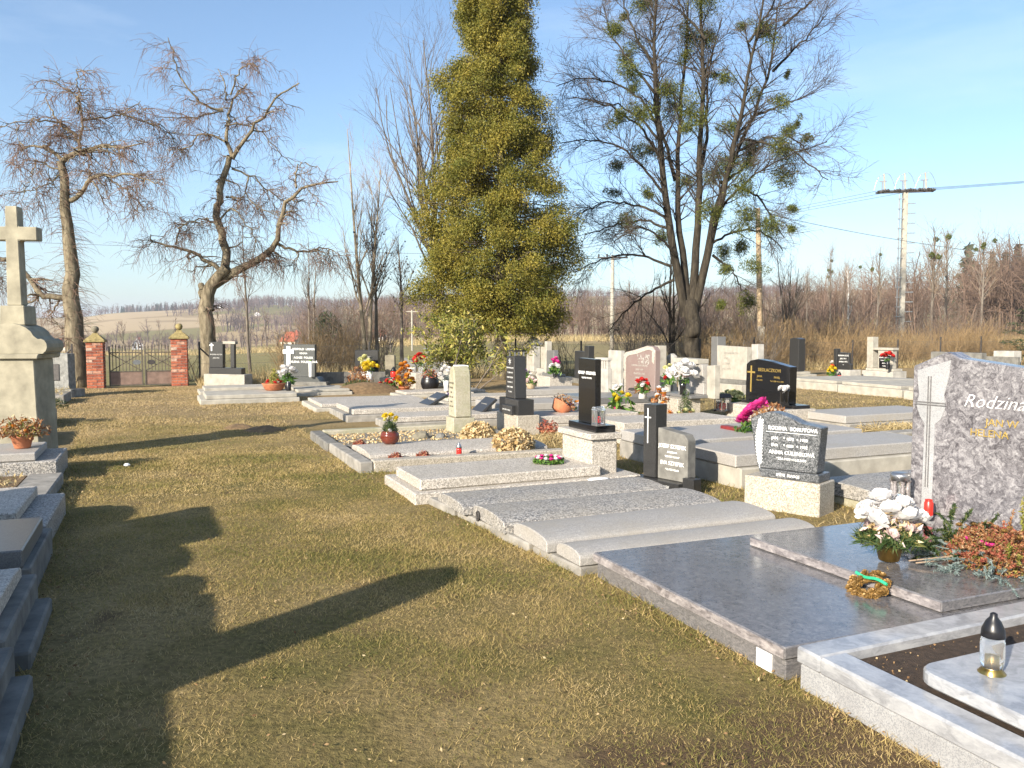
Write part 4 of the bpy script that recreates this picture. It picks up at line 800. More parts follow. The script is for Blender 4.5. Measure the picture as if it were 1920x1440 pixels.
# its headstone
hs = thing('headstone', 'large swirled grey headstone with a carved cross and a script family name', 'headstone', W(5.30, 4.62), TH + R(7))
slab(hs, 'plinth', -.05, .35, -1.86, .03, -.05, .22, 'granite_swirl', 0, .01)
SW = [(.0, .222), (.0, 1.33), (-.27, 1.445), (-.36, 1.40), (-1.2, 1.30), (-1.8, 1.28), (-1.82, .222)]
MB().prism(SW, 0, .17, 'x', .008).build('stone', 'granite_swirl', hs)
PN = [(-.045, 1.30), (-.25, 1.385), (-.24, 1.25), (-.215, 1.12), (-.225, 1.03), (-.20, .94), (-.165, .90), (-.16, .23), (-.095, .23), (-.10, .90), (-.07, .95), (-.045, 1.03), (-.06, 1.12), (-.05, 1.2)]
PN = [(y * 1.28 + .02, z) for y, z in PN]
MB().prism(PN, -.006, 0.002, 'x', .002).build('carved_panel', 'granite_white', hs)
for y in (-.152, -.132): MB().box(-.012, -.007, y - .004, y + .004, .42, 1.26, .001).build('cross_line', 'granite_swirl_dark', hs)
for z in (1.045, 1.063): MB().box(-.0145, -.0125, -.275, -.03, z - .004, z + .004, 0).build('cross_line', 'granite_swirl_dark', hs)
text(hs, 'Rodzina S', .135, -.40, 1.10, -.004, 'white_paint', bold=-.002, align='LEFT', shear=.4); text(hs, 'JAN W', .075, -.57, .955, -.004, 'gold_paint', align='LEFT'); text(hs, 'HELENA', .075, -.46, .875, -.004, 'gold_paint', align='LEFT')

# --- four cambered terrazzo slabs on a concrete footing
ft = thing('kerb_footing', 'worn concrete footing strip in front of the four cambered slabs', 'kerb', W(2.52, 4.74), TH + R(5.2))
for i in range(4): slab(ft, 'concrete_strip', -.02 - .02 * (i % 2), .2, i * .66 + .01, i * .66 + .64, -.06, .045 + .012 * (i % 2), 'concrete', 0, .012)
o = thing('iron_ring', 'small rusty iron ring fixed to the footing strip', 'ring', W(2.36, 6.28, .05), TH)
P = np.array([[[0, .028 * math.cos(a), .035 + .035 * math.sin(a)] for a in np.linspace(0, 6.283, 14)]]); mesh_np('ring', *tubes(P, np.full((1, 14), .007), 5), 'dark_iron', o); MB().box(-.01, .03, -.012, .012, -.01, .012, .002).build('staple', 'dark_iron', o)
for i, (s0, s1, t0, t1, z1, mt, lab) in enumerate([(2.50, 4.50, 4.75, 5.10, .15, 'terrazzo_fine', 'narrow fine grey cover slab touching the dark double grave'), (2.44, 4.46, 5.13, 5.71, .165, 'terrazzo_fine', 'smooth pale grey cambered cover slab, the wider of the two fine-grained ones'),
        (2.37, 4.40, 5.74, 6.43, .165, 'terrazzo_grey', 'coarse dark speckled cambered slab with the iron ring at its foot'), (2.30, 4.34, 6.46, 7.14, .15, 'terrazzo_grey', 'coarse speckled cambered slab beside the pale pedestal grave')]):
    g_, L_, B_ = grave(lab, s0, s1, t0, t1); slab(g_, 'cover_slab', .0, L_, 0, B_, .05, z1, mt, .05); slab(g_, 'foundation', .06, L_ - .02, .03, B_ - .03, -.08, .049, 'concrete', 0, .01)
# --- pale terrazzo grave with tall pedestal
g_, L_, B_ = grave('pale terrazzo grave whose slab leads to the black polished stele', 2.12, 4.55, 7.28, 8.50)
slab(g_, 'base', 0, L_, 0, B_ - .1, -.06, .10, 'terrazzo_light', 0, .012); slab(g_, 'cover_slab', .08, L_ - .42, .10, .95, .102, .205, 'terrazzo_light', 0, .012)
hs = thing('headstone', 'black polished stele with white letters on a pale terrazzo pedestal', 'headstone', W(4.08, 7.84), TH)
slab(hs, 'pedestal', 0, .30, -.34, .34, .102, .47, 'terrazzo_light', 0, .008); slab(hs, 'pedestal_cap', -.04, .34, -.38, .38, .472, .535, 'terrazzo_light', 0, .008)
slab(hs, 'stele_base', .06, .30, -.31, .31, .537, .61, 'black_granite', 0, .005)
MB().prism([(-.19, .612), (.19, .612), (.19, 1.305), (-.19, 1.30)], .12, .19, 'x', .005).build('stele', 'black_granite', hs)
text(hs, 'ADOLF  GULDNER', .047, .0, 1.15, .118, bold=.0008); text(hs, '*6.8.1918 +19.3.1995', .026, .0, 1.095, .118)
# --- kerbed double plot: slab and soil in front, gravel and obelisk behind
g_, L_, B_ = grave('kerbed plot with a rounded terrazzo slab and a strip of soil', 2.02, 4.62, 9.14, 10.90)
slab(g_, 'kerb', 0, .16, .0, .85, -.06, .125, 'concrete', 0, .015); slab(g_, 'kerb', 0, .16, .86, B_, -.06, .12, 'concrete', 0, .015); slab(g_, 'kerb', .162, L_, 0, .17, -.06, .13, 'terrazzo_cream', 0, .015)
slab(g_, 'soil_bed', .165, L_, .172, .6, -.06, .06, 'soil', 0, .004); slab(g_, 'cover_slab', .22, L_ - .05, .42, 1.40, -.02, .16, 'terrazzo_light', .05); slab(g_, 'soil_bed', .165, L_, 1.41, B_ - .1, -.06, .05, 'soil', 0, .004)
g2_, L_, B_ = grave('gravel plot inside a mossy kerb in front of the lichen obelisk', 1.98, 4.7, 10.92, 12.3)
slab(g2_, 'kerb', 0, .17, 0, B_, -.06, .12, 'concrete_dark', 0, .015); slab(g2_, 'kerb', .172, L_, B_ - .17, B_, -.06, .13, 'lichen_stone', 0, .015)
slab(g2_, 'gravel_bed', .172, L_, 0, B_ - .172, -.06, .07, 'gravel_bed', 0, .004)
N = 1500; V, F = leaves(np.stack([.2 + 2.3 * rng.random(N), .05 + 1.1 * rng.random(N), np.full(N, .075)], -1), .035, .8); tag(mesh_np('gravel', V, F, 'hydrangea_dry', g2_), kind='stuff')
hs = thing('headstone', 'pale lichen-stained obelisk with a pointed arch top', 'headstone', W(3.97, 11.75), TH)
MB().prism([(-.19, -.05), (.19, -.05), (.17, .30), (-.17, .30)], 0, .34, 'x', .008).build('plinth', 'lichen_stone', hs)
def taper(mb, pts0, z0, pts1, z1):
    b = bmesh.new(); A_ = [b.verts.new((x, y, z0)) for x, y in pts0]; B2 = [b.verts.new((x, y, z1)) for x, y in pts1]; n_ = len(A_); b.faces.new(A_[::-1]); b.faces.new(B2)
    for i in range(n_): b.faces.new((A_[i], A_[(i + 1) % n_], B2[(i + 1) % n_], B2[i]))
    bmesh.ops.bevel(b, geom=b.edges[:], offset=.006, segments=1, affect='EDGES'); mb._add2(b, 0); return mb
MB().prism([(-.155, .302), (.155, .302), (.115, .92), (.095, 1.0), (.05, 1.055), (0, 1.075), (-.05, 1.055), (-.095, 1.0), (-.115, .92)], .03, .30, 'x', .02).build('shaft', 'lichen_stone', hs)
for i in range(7): text(hs, ['ODPOCIVEJTE', 'V POKOJI', 'JAN', '1889 - 1951', 'MARIE', '1894 - 1967', '+'][i], .035, 0, .82 - i * .07, .026, 'sandstone_dark')
# --- black obelisk stone on terrazzo pedestal
hs = thing('headstone', 'tall narrow black granite stone with a small lantern on top', 'headstone', W(4.98, 11.95), TH)
slab(hs, 'pedestal', 0, .38, -.42, .42, -.05, .30, 'terrazzo_cream', 0, .01); slab(hs, 'stone_base', .03, .30, -.38, .38, .302, .54, 'black_granite_worn', 0, .006); slab(hs, 'name_block', -.03, .028, -.28, .16, .302, .44, 'black_granite_worn', 0, .004)
MB().prism([(-.19, .542), (.19, .542), (.15, 1.20), (-.15, 1.20)], .06, .26, 'x', .008).build('stone', 'black_granite_worn', hs)
for i, s_ in enumerate(('HERMAN HECZKO', '*5.3.1898 +10.9', 'EMILIE HECZKO', '*2.7.1904 +1.2', 'KAREL TAUBER', '*1.1.1921')): text(hs, s_, .034, 0, 1.02 - i * .075, .058, 'grey_letter')
for a_ in (25, -25, 90): MB().box(.052, .058, -.05, .05, 1.115, 1.125, .001, Matrix.Translation((0, 0, 1.12)) @ Matrix.Rotation(R(a_), 4, 'X') @ Matrix.Translation((0, 0, -1.12))).build('star_ray', 'grey_letter', hs)
text(hs, 'ODPOCINTE V POKOJI', .03, -.06, .37, -.032, 'grey_letter')
o = thing('grave_lantern', 'low square metal lantern on top of the narrow black stone', 'lantern', W(5.02, 11.95, 1.202), TH)
slab(o, 'lid', .02, .24, -.13, .13, .075, .09, 'black_plastic', 0, .003)
for x in (.05, .2): 
    for y in (-.1, .1): MB().box(x, x + .02, y - .01, y + .01, .001, .075, .001).build('leg', 'steel', o)

# --- stele with white cross and grey inscribed stone
hs = thing('headstone', 'black pillar with thin white cross joined to a grey inscribed stone', 'headstone', W(4.62, 6.95), TH + R(14))
slab(hs, 'base', -.06, .26, -.22, .42, -.05, .10, 'black_granite_worn', 0, .006); slab(hs, 'base_step', .0, .12, -.36, -.22, -.05, .16, 'black_granite_worn', 0, .006)
slab(hs, 'pillar', .02, .19, .16, .33, .102, .85, 'black_granite_worn', 0, .006); MB().prism([(-.24, .102), (.155, .102), (.155, .62), (-.20, .575), (-.24, .52)], .05, .17, 'x', .006).build('stone', 'concrete_dark', hs)
crossmesh(hs, .085, .36, .012, .005, .265, .45, .015, 'white_paint', .72)
for i, (s_, z) in enumerate((('JOZEF SZTEFEK', .072), ('Z ROKOVA', .035), ('*8.8.1909 +6.11.67', .034), ('EVA SZTEFEK', .072), ('*1.2.1908 +3.5.86', .034))): text(hs, s_, z * .74, -.04, .445 - (0, .06, .105, .17, .235)[i], .048, bold=.0006)
text(hs, 'SPOCZYWAJCIE W BOGU', .035, .1, .055, -.062)
# --- salt and pepper stone with carved feather
hs = thing('headstone', 'salt and pepper granite headstone with a carved white feather', 'headstone', W(5.02, 5.74), TH + R(24))
slab(hs, 'pedestal', 0, .33, -.35, .35, -.05, .285, 'terrazzo_cream', 0, .01); MB().prism([(-.33, .287), (.20, .287), (.23, .36), (-.33, .36)], .03, .27, 'x', .006).build('stone_base', 'granite_salt', hs)
pts = [(-.30, .362), (.25, .362), (.325, .80)] + [(y, .80 + .075 * math.sin(k * math.pi / 6) * 1) for k, y in ((1, .26), (2, .19), (3, .12), (4, .05))] + [(-.05, .835), (-.15, .79), (-.33, .765)]
MB().prism(pts, .05, .21, 'x', .008).build('stone', 'granite_salt', hs)
fe = MB()
for i in range(15):
    z = .40 + i * .027; w_ = .030 + .018 * math.sin(i / 14 * 3.0); y = .225 + .012 * math.sin(i * .25); 
    for sg in (-1, 1): fe.box(.046, .0495, 0, w_, -.009, .009, .001, Matrix.Translation((0, y, z)) @ Matrix.Rotation(R(50) if sg > 0 else R(130), 4, 'X'))
fe.box(.045, .0485, .222, .228, .36, .83, 0); fe.build('feather', 'white_paint', hs)
text(hs, 'RODINA  BORUTOVA', .046, -.075, .735, .046, bold=.001); MB().box(.046, .0495, -.29, .17, .696, .700, 0).build('rule_line', 'white_paint', hs)
for i, s_ in enumerate(('JAN     * 1872  + 1958', 'EVA     * 1881  + 1962')): text(hs, s_, .036, -.05, .645 - i * .062, .046, bold=.0006)
text(hs, 'ANNA CULENKOVÁ', .046, -.07, .52, .046, bold=.001); text(hs, '*22.6.1904 +16.8.2000', .030, -.07, .465, .046, bold=.0006); text(hs, 'SPĚTE  SLADCE', .032, -.05, .322, .026, bold=.0006)

# --- second row, right of the first one
for (lab, s0, s1, t0, t1, z1, mt, fmt) in [
    ('broad weathered grey slab between the feathered stone and the pink bouquet', 5.35, 8.35, 6.70, 7.70, .34, 'terrazzo_fine', 'concrete_pale'), ('broad grey slab carrying the pink bouquet', 5.35, 8.3, 7.85, 9.1, .34, 'terrazzo_fine', 'concrete'),
    ('cambered grey slab right behind the feathered stone', 5.75, 7.75, 5.30, 6.20, .20, 'terrazzo_grey', 'lichen_stone'), ('grey slab beside the stone lantern block', 5.85, 7.9, 4.30, 5.1, .24, 'terrazzo_fine', 'lichen_stone'),
    ('long grey slab right of the black family stone', 10.2, 12.6, 10.1, 11.3, .22, 'terrazzo_fine', 'concrete'), ('flat worn kerb in the yellow grass behind the feathered stone', 9.3, 12.0, 8.35, 8.65, .10, 'concrete', 'concrete'), ('sunken concrete kerb beside the straw heap', 10.2, 13.4, 9.2, 9.5, .08, 'concrete', 'concrete'),
    ('pale terrazzo grave slab behind the black stele', 6.0, 8.1, 10.0, 11.1, .30, 'terrazzo_light', 'terrazzo_light'), ('low pale slab with an orange pot beside the black stele', 5.4, 7.3, 11.6, 12.6, .26, 'terrazzo_light', 'terrazzo_cream'),
    ('grey slab in the shadow of the laurel shrub', 5.6, 7.6, 13.6, 15.0, .28, 'terrazzo_fine', 'concrete'), ('polished grey slab in front of the pink relief stone', 7.6, 9.9, 14.0, 15.4, .30, 'granite_grey', 'terrazzo_light'), ('pale cover slab in front of the grey capped stone', 7.2, 9.0, 16.2, 17.3, .32, 'terrazzo_fine', 'terrazzo_light')]:
    g_, L_, B_ = grave(lab, s0, s1, t0, t1)
    slab(g_, 'base', 0, L_, 0, B_, -.06, max(.05, z1 - .13), fmt, 0, .015)
    if z1 > .12: slab(g_, 'cover_slab', -.02, L_ - .08, .06, B_ - .05, max(.05, z1 - .13) + .002, z1, mt, .035 if 'cambered' in lab else 0, .012)
    if 'between' in lab: MB().box(2.74, 2.755, -.007, -.0005, .03, .17, .001).box(2.66, 2.7395, -.007, -.0005, .07, .085, .001).box(2.7555, 2.83, -.007, -.0005, .07, .085, .001).build('cross_mark', 'concrete_pale', g_)

def simple_stone(label, s_, t_, parts_, rz=0, cat='headstone', name='headstone'):
    o = thing(name, label, cat, W(s_, t_), TH + rz + R(random.uniform(-2.5, 2.5))); o.rotation_euler.x = R(random.uniform(-.8, .8)); o.rotation_euler.y = R(random.uniform(-1, 1))
    for (nm, mt, kind, a_) in parts_:
        if kind == 'box': slab(o, nm, *a_, mt, 0, .008)
        elif kind == 'prism': MB().prism(a_[0], a_[1], a_[2], 'x', .008).build(nm, mt, o)
    return o
def arch(w, z0, z1, rise, n_=8):
    return [(-w / 2, z0), (w / 2, z0)] + [(w / 2 * math.cos(i * math.pi / n_), z1 + rise * math.sin(i * math.pi / n_)) for i in range(n_ + 1)]
# pink relief stone
o = simple_stone('pink brown headstone with a carved branch along its sloping top', 10.15, 16.4, [('base', 'granite_pink', 'box', (-.05, .3, -.72, .72, -.05, .10)), ('stone', 'granite_pink', 'prism', ([(-.62, .102), (.62, .102), (.66, 1.02), (.58, 1.10), (.2, 1.16), (-.3, 1.26), (-.52, 1.24), (-.62, 1.15)], 0, .14))])
MB().prism([(.66, .102), (.55, .102), (.56, .95), (.45, 1.02), (.1, 1.07), (-.35, 1.17), (-.5, 1.15), (-.5, .9), (-.58, .85), (-.62, 1.15), (-.52, 1.23), (-.3, 1.25), (.2, 1.15), (.58, 1.09), (.655, 1.02)], -.008, -.001, 'x', 0).build('raised_border', 'terrazzo_light', o)
V, F = leaves(np.stack([np.full(60, -.012), .1 - .5 * rng.random(60) ** .7, 1.05 - .22 * rng.random(60)], -1), .09, .35, 0, None, .0); V[:, 0] = -.004 - .006 * rng.random(len(V)); mesh_np('carved_leaves', V, F, 'old_plaster', o)
for i in range(6): text(o, ['RODINA KANTOROVA', 'JOSEF 1899', 'FRANTISKA 1902', 'MARIE 1931', 'KAREL 1928', 'ODPOCIVEJTE'][i], .062, .0, .80 - i * .095, -.003, 'old_plaster')
simple_stone('white plastered headstone blotched by twig shadows beside the pink stone', 11.0, 19.0, [('base', 'old_plaster', 'box', (-.05, .25, -.40, .40, -.05, .2)), ('stone', 'old_plaster', 'prism', ([(-.32, .202), (.32, .202), (.32, 1.08), (-.32, 1.08)], 0, .12))])
o = simple_stone('white headstone with an open lattice top behind the black stele', 9.5, 17.0, [('base', 'old_plaster', 'box', (-.05, .25, -.38, .38, -.05, .15)), ('stone', 'old_plaster', 'prism', ([(-.30, .152), (.30, .152), (.30, .72), (-.30, .72)], 0, .12)), ('top_bar', 'old_plaster', 'box', (0, .12, -.30, .30, .90, .97))])
for y in (-.24, -.12, 0, .12, .24): slab(o, 'mullion', .02, .10, y - .03, y + .03, .722, .898, 'old_plaster', 0, .004)
# grey capped stone with wide cap
o = simple_stone('grey capped headstone on a high cream pedestal, white chrysanthemums in front', 8.9, 12.55, [('pedestal', 'terrazzo_cream', 'box', (-.5, -.02, -.30, .36, -.05, .40)), ('stone_base', 'granite_grey', 'box', (-.3, .25, -.42, .52, .402, .46)), ('stone', 'terrazzo_fine', 'prism', ([(-.36, .462), (.48, .462), (.48, 1.0), (-.30, 1.0)], 0, .14)), ('cap', 'concrete_pale', 'box', (-.05, .2, -.22, .56, 1.002, 1.09)), ('side_stone', 'concrete_pale', 'prism', ([(-.62, .402), (-.38, .402), (-.38, .98), (-.62, 1.0)], .05, .16))])
# light big stone with pillar
o = simple_stone('big pale inscribed stone beside a tall grey pillar', 12.9, 16.6, [('plinth', 'concrete_pale', 'box', (-.25, .45, -.75, .95, -.05, .30)), ('stone_base', 'concrete_dark', 'box', (-.05, .25, -.62, .95, .302, .40)), ('stone', 'concrete_pale', 'prism', ([(-.60, .402), (.58, .402), (.60, 1.24), (-.60, 1.20)], 0, .14)), ('pillar', 'granite_grey', 'box', (.03, .28, .62, .90, .402, 1.46))])
for i in range(4): text(o, ['RODINA SIKORA', 'PAVEL', 'ZUZANA', '1902 - 1978'][i], .075, .2 if i else 0, 1.05 - i * .13, -.003, 'concrete')
simple_stone('small white stone with a sloping side behind the grey capped stone', 12.0, 17.9, [('stone', 'old_plaster', 'prism', ([(-.14, -.05), (.14, -.05), (.14, .95), (.0, 1.02), (-.14, .95)], 0, .12))])
simple_stone('yellowish stone with a small pillar in front of the lime trunk', 11.6, 18.2, [('stone', 'sandstone', 'prism', ([(-.25, -.05), (.35, -.05), (.35, .98), (-.25, 1.0)], 0, .14)), ('pillar', 'concrete_pale', 'box', (-.04, .18, -.48, -.26, -.05, 1.22))])
simple_stone('slim pale post stone with a dark block behind the black family stone', 14.2, 17.3, [('stone', 'old_plaster', 'box', (0, .2, -.12, .14, -.05, 1.25)), ('block', 'black_granite_worn', 'box', (-.3, -.05, .16, .5, -.05, .95))])
# black family stone with gold cross
o = simple_stone('wide black polished family stone with a gold cross and gold letters', 9.95, 11.85, [('pedestal', 'terrazzo_light', 'box', (-.35, .38, -.85, .62, -.05, .27)), ('stone_base', 'black_granite', 'box', (-.05, .30, -.80, .56, .272, .33)), ('stone', 'black_granite', 'prism', ([(-.60, .332), (.50, .332), (.50, .98), (.40, 1.05), (.2, 1.085), (-.1, 1.06), (-.60, .98)], 0, .17))])
crossmesh(o, .20, .48, .03, .008, .36, .48, -.008, 'gold_paint', .72); text(o, 'SIEDLACZKOVI', .085, -.1, .90, -.003, 'gold_paint'); text(o, 'JANA', .055, .14, .78, -.003, 'gold_paint'); text(o, '*22.6.1921', .038, .14, .71, -.003, 'gold_paint'); text(o, 'PAVEL', .055, -.3, .78, -.003, 'gold_paint'); text(o, '*6.1.1920 +9.11.1999', .038, -.3, .71, -.003, 'gold_paint')
simple_stone('tall plain black stele at the thicket', 20.4, 22.8, [('step', 'concrete_pale', 'box', (-.5, .5, -.6, .6, -.05, .10)), ('base', 'concrete_pale', 'box', (-.3, .4, -.4, .4, .102, .18)), ('stele', 'black_granite_worn', 'prism', (arch(.46, .182, 1.30, .05), 0, .28))])
o = simple_stone('small black stone with white letters on a white base at the thicket', 20.3, 20.4, [('base', 'old_plaster', 'box', (-.1, .35, -.40, .40, -.05, .34)), ('stone', 'black_granite_worn', 'prism', ([(-.30, .342), (.24, .342), (.24, .90), (-.22, .88), (-.24, .55), (-.30, .5)], 0, .12)), ('pillar', 'black_granite_worn', 'box', (-.02, .14, .26, .40, .342, 1.02))])
for i in range(4): text(o, ['RODINA KLUS', 'JAN 1911', 'ANNA 1915', '+'][i], .07, 0, .80 - .1 * i, -.003)
o = simple_stone('pale stone with tall side pillar and black plaque at the thicket', 21.1, 19.65, [('base', 'old_plaster', 'box', (-.15, .45, -.62, .62, -.05, .32)), ('step', 'concrete_pale', 'box', (-.05, .35, -.55, .55, .322, .40)), ('frame', 'concrete_pale', 'prism', ([(-.45, .402), (.12, .402), (.12, .98), (-.45, .98)], .02, .2)), ('lintel', 'concrete_pale', 'box', (-.02, .24, -.5, .30, .982, 1.06)), ('pillar', 'concrete_pale', 'box', (0, .24, .32, .56, .402, 1.40)), ('plaque', 'black_granite', 'box', (-.005, .018, -.36, .06, .42, .82))])
for i in range(4): text(o, ['HENRIK CZUDEK', '*1914 +1979', 'ANNA', '*1920'][i], .055, -.15, .75 - .09 * i, -.009)
simple_stone('broad dark grey stone standing behind the swirled headstone', 15.2, 12.3, [('stone', 'concrete_dark', 'prism', ([(-.7, -.05), (.5, -.05), (.5, 1.16), (-.7, 1.14)], 0, .15)), ('base', 'concrete_dark', 'box', (-.1, .3, -.8, .6, -.05, .1))])
simple_stone('white block stone with tall dark plinth behind the swirled headstone', 21, 15.4, [('stone', 'old_plaster', 'box', (0, .3, -.3, .3, -.05, 1.05)), ('plinth', 'concrete_dark', 'box', (-.1, -.002, -.5, .5, -.05, .9))])
simple_stone('pale block stone with low dark plinth behind the swirled headstone', 21.6, 13.8, [('stone', 'old_plaster', 'box', (0, .3, -.3, .3, -.05, 1.15)), ('plinth', 'concrete_dark', 'box', (-.1, -.002, -.5, .5, -.05, .8))])
# long slabs of the far right row
for i, (t0, t1, lab) in enumerate([(12.2, 14.2, 'long pale slab near the thicket with four little candle jars'), (14.4, 16.4, 'long pale slab in front of the pillared pale stone'), (16.6, 18.9, 'long pale slab next to the tall plain black stele')]):
    g_, L_, B_ = grave(lab, 16.0 + .15 * i, 19.2 + .15 * i, t0, t1); slab(g_, 'base', 0, L_, 0, B_, -.06, .20, 'concrete_pale', 0, .015); slab(g_, 'cover_slab', .06, L_ - .1, .08, B_ - .08, .202, .28, 'concrete_pale', 0, .012)

# --- middle group behind the black stele
simple_stone('old ornate white stele crowned by a stone cross by the fence', 10.9, 24.2, [('plinth', 'concrete_pale', 'box', (-.1, .4, -.45, .45, -.05, .3)), ('stele', 'old_plaster', 'prism', (arch(.62, .302, 1.15, .22), 0, .22)), ('cornice', 'old_plaster', 'box', (-.05, .27, -.38, .38, 1.16, 1.22))])
o = [x for x in bpy.data.objects if x.get('label', '').startswith('old ornate')][0]
MB().prism([(-.06, 1.37), (.06, 1.37), (.045, 1.48), (.13, 1.48), (.15, 1.54), (.13, 1.60), (.045, 1.60), (.05, 1.70), (0, 1.72), (-.05, 1.70), (-.045, 1.60), (-.13, 1.60), (-.15, 1.54), (-.13, 1.48), (-.045, 1.48)], .06, .16, 'x', .01).build('cross', 'old_plaster', o)
MB().prism(arch(.34, .5, 1.0, .17), -.006, -.001, 'x', 0).build('niche_panel', 'concrete_pale', o)
o = simple_stone('grey stone with pale side pillar on a terrazzo pedestal', 8.6, 18.1, [('pedestal', 'terrazzo_light', 'box', (-.1, .5, -.38, .42, -.05, .50)), ('stone_base', 'granite_grey', 'box', (.02, .35, -.32, .38, .502, .56)), ('stone', 'granite_grey', 'prism', ([(-.30, .562), (.18, .562), (.18, 1.12), (-.26, 1.14)], .05, .17)), ('pillar', 'concrete_pale', 'box', (.06, .2, .20, .34, .562, 1.34))])
simple_stone('dark double stone with a tall column near the fence post', 11.7, 22.2, [('base', 'concrete_dark', 'box', (-.1, .35, -.6, .6, -.05, .15)), ('stone', 'black_granite_worn', 'prism', ([(-.15, .152), (.45, .152), (.45, .98), (-.15, .98)], 0, .14)), ('column', 'black_granite_worn', 'box', (.0, .2, -.42, -.16, .152, 1.15))])
simple_stone('slim grey pillar stone on a white base beside the dark double stone', 11.0, 23.4, [('base', 'old_plaster', 'box', (-.1, .4, -.35, .35, -.05, .42)), ('stone', 'concrete_pale', 'prism', ([(-.22, .422), (.22, .422), (.22, 1.10), (-.22, 1.10)], 0, .15))])
# --- left group in front of the fence (facing the camera side)
FZ = R(58)
o = simple_stone('dark grey stone with a big white cross and white names', 3.72, 24.9, [('stone', 'granite_dark', 'prism', ([(-.50, .25), (.46, .25), (.46, 1.20), (-.50, 1.20)], 0, .15)), ('step', 'granite_dark', 'prism', ([(-.85, -.05), (.55, -.05), (.55, .248), (-.62, .248)], -.15, .3)), ('step', 'concrete_dark', 'prism', ([(-1.05, -.05), (.60, -.05), (.6, .12), (-1.0, .12)], -.45, -.152))], FZ)
crossmesh(o, .34, .74, .12, .03, .30, .40, -.032, 'white_paint', .70)
for i, s_ in enumerate(('LEOPOLD  LIRMER', 'VDOVA', 'AGNES  POLOK', 'HELENA  POLEDNOVÁ')): text(o, s_, .085 if i != 1 else .07, -.15, 1.06 - i * .125, -.004, bold=.001)
o = simple_stone('black stone with white cross and a side arch in front of the weeping tree', 1.6, 25.0, [('pedestal', 'concrete_pale', 'box', (-.1, .4, -.72, .52, -.05, .36)), ('stone_base', 'black_granite_worn', 'box', (0, .25, -.58, .42, .362, .54)), ('stone', 'black_granite_worn', 'box', (.03, .19, .0, .42, .542, 1.28)), ('lintel', 'concrete_pale', 'box', (.02, .20, -.38, -.002, 1.22, 1.30)), ('column', 'black_granite_worn', 'box', (.05, .17, -.34, -.22, .542, 1.218))], FZ)
crossmesh(o, .12, .22, .035, .008, .34, 1.02, .022, 'white_paint', .66)
for i in range(2): text(o, ['RODINA KOTAS', 'JAN 1901'][i], .05, .2, .92 - .1 * i, .027, 'grey_letter')
simple_stone('plain black upright stone with a pale pillar before it, by the tan shrub', 6.0, 26.0, [('stone', 'black_granite_worn', 'box', (0, .15, -.40, .36, -.05, .98)), ('pillar', 'concrete_pale', 'box', (-.5, -.3, -.25, .0, -.05, .72)), ('pillar_cap', 'concrete_pale', 'box', (-.54, -.26, -.30, .05, .722, .80))], FZ)
simple_stone('brown narrow stone beside the yellow flowers', 6.3, 24.2, [('stone', 'sandstone_dark', 'prism', (arch(.30, -.05, .85, .03), 0, .12)), ('base', 'concrete_pale', 'box', (-.1, .25, -.3, .3, -.05, .2))], FZ)
o = simple_stone('slanted grey stone with white writing between the flowers', 6.75, 23.6, [('stone', 'granite_grey', 'prism', ([(-.18, -.05), (.18, -.05), (.18, .80), (-.02, .78), (-.18, .55)], 0, .12)), ('base', 'concrete_pale', 'box', (-.1, .25, -.3, .3, -.05, .15))], FZ)
for i in range(3): text(o, ['MARIE', '1910', '1981'][i], .08, -.03, .5 - .12 * i, -.004)
simple_stone('grey stone with a taller side column behind the red flowers', 7.25, 22.9, [('base', 'concrete_pale', 'box', (-.1, .3, -.38, .38, -.05, .3)), ('stone', 'granite_grey', 'prism', ([(-.26, .302), (.14, .302), (.14, .86), (-.26, .84)], 0, .12)), ('column', 'granite_grey', 'box', (.02, .16, .15, .30, .302, 1.10))], FZ)
simple_stone('thin dark post stone beside the laurel shrub', 7.9, 23.2, [('stone', 'black_granite_worn', 'box', (0, .15, -.09, .09, -.05, .92)), ('base', 'concrete_dark', 'box', (-.1, .25, -.25, .25, -.05, .12))], FZ)
simple_stone('pale pointed stele beyond the laurel shrub', 8.6, 25.5, [('stele', 'old_plaster', 'prism', ([(-.2, -.05), (.2, -.05), (.17, .95), (.08, 1.15), (0, 1.2), (-.08, 1.15), (-.17, .95)], 0, .2)), ('base', 'concrete_pale', 'box', (-.1, .3, -.3, .3, -.05, .2))], FZ)
simple_stone('small grey stone with white cap beside the lichen obelisk', 6.5, 18.6, [('stone', 'granite_grey', 'box', (0, .15, -.16, .16, .15, .62)), ('cap', 'white_paint', 'box', (-.05, .2, -.22, .22, .622, .78)), ('base', 'terrazzo_light', 'box', (-.15, .3, -.3, .3, -.05, .15))])
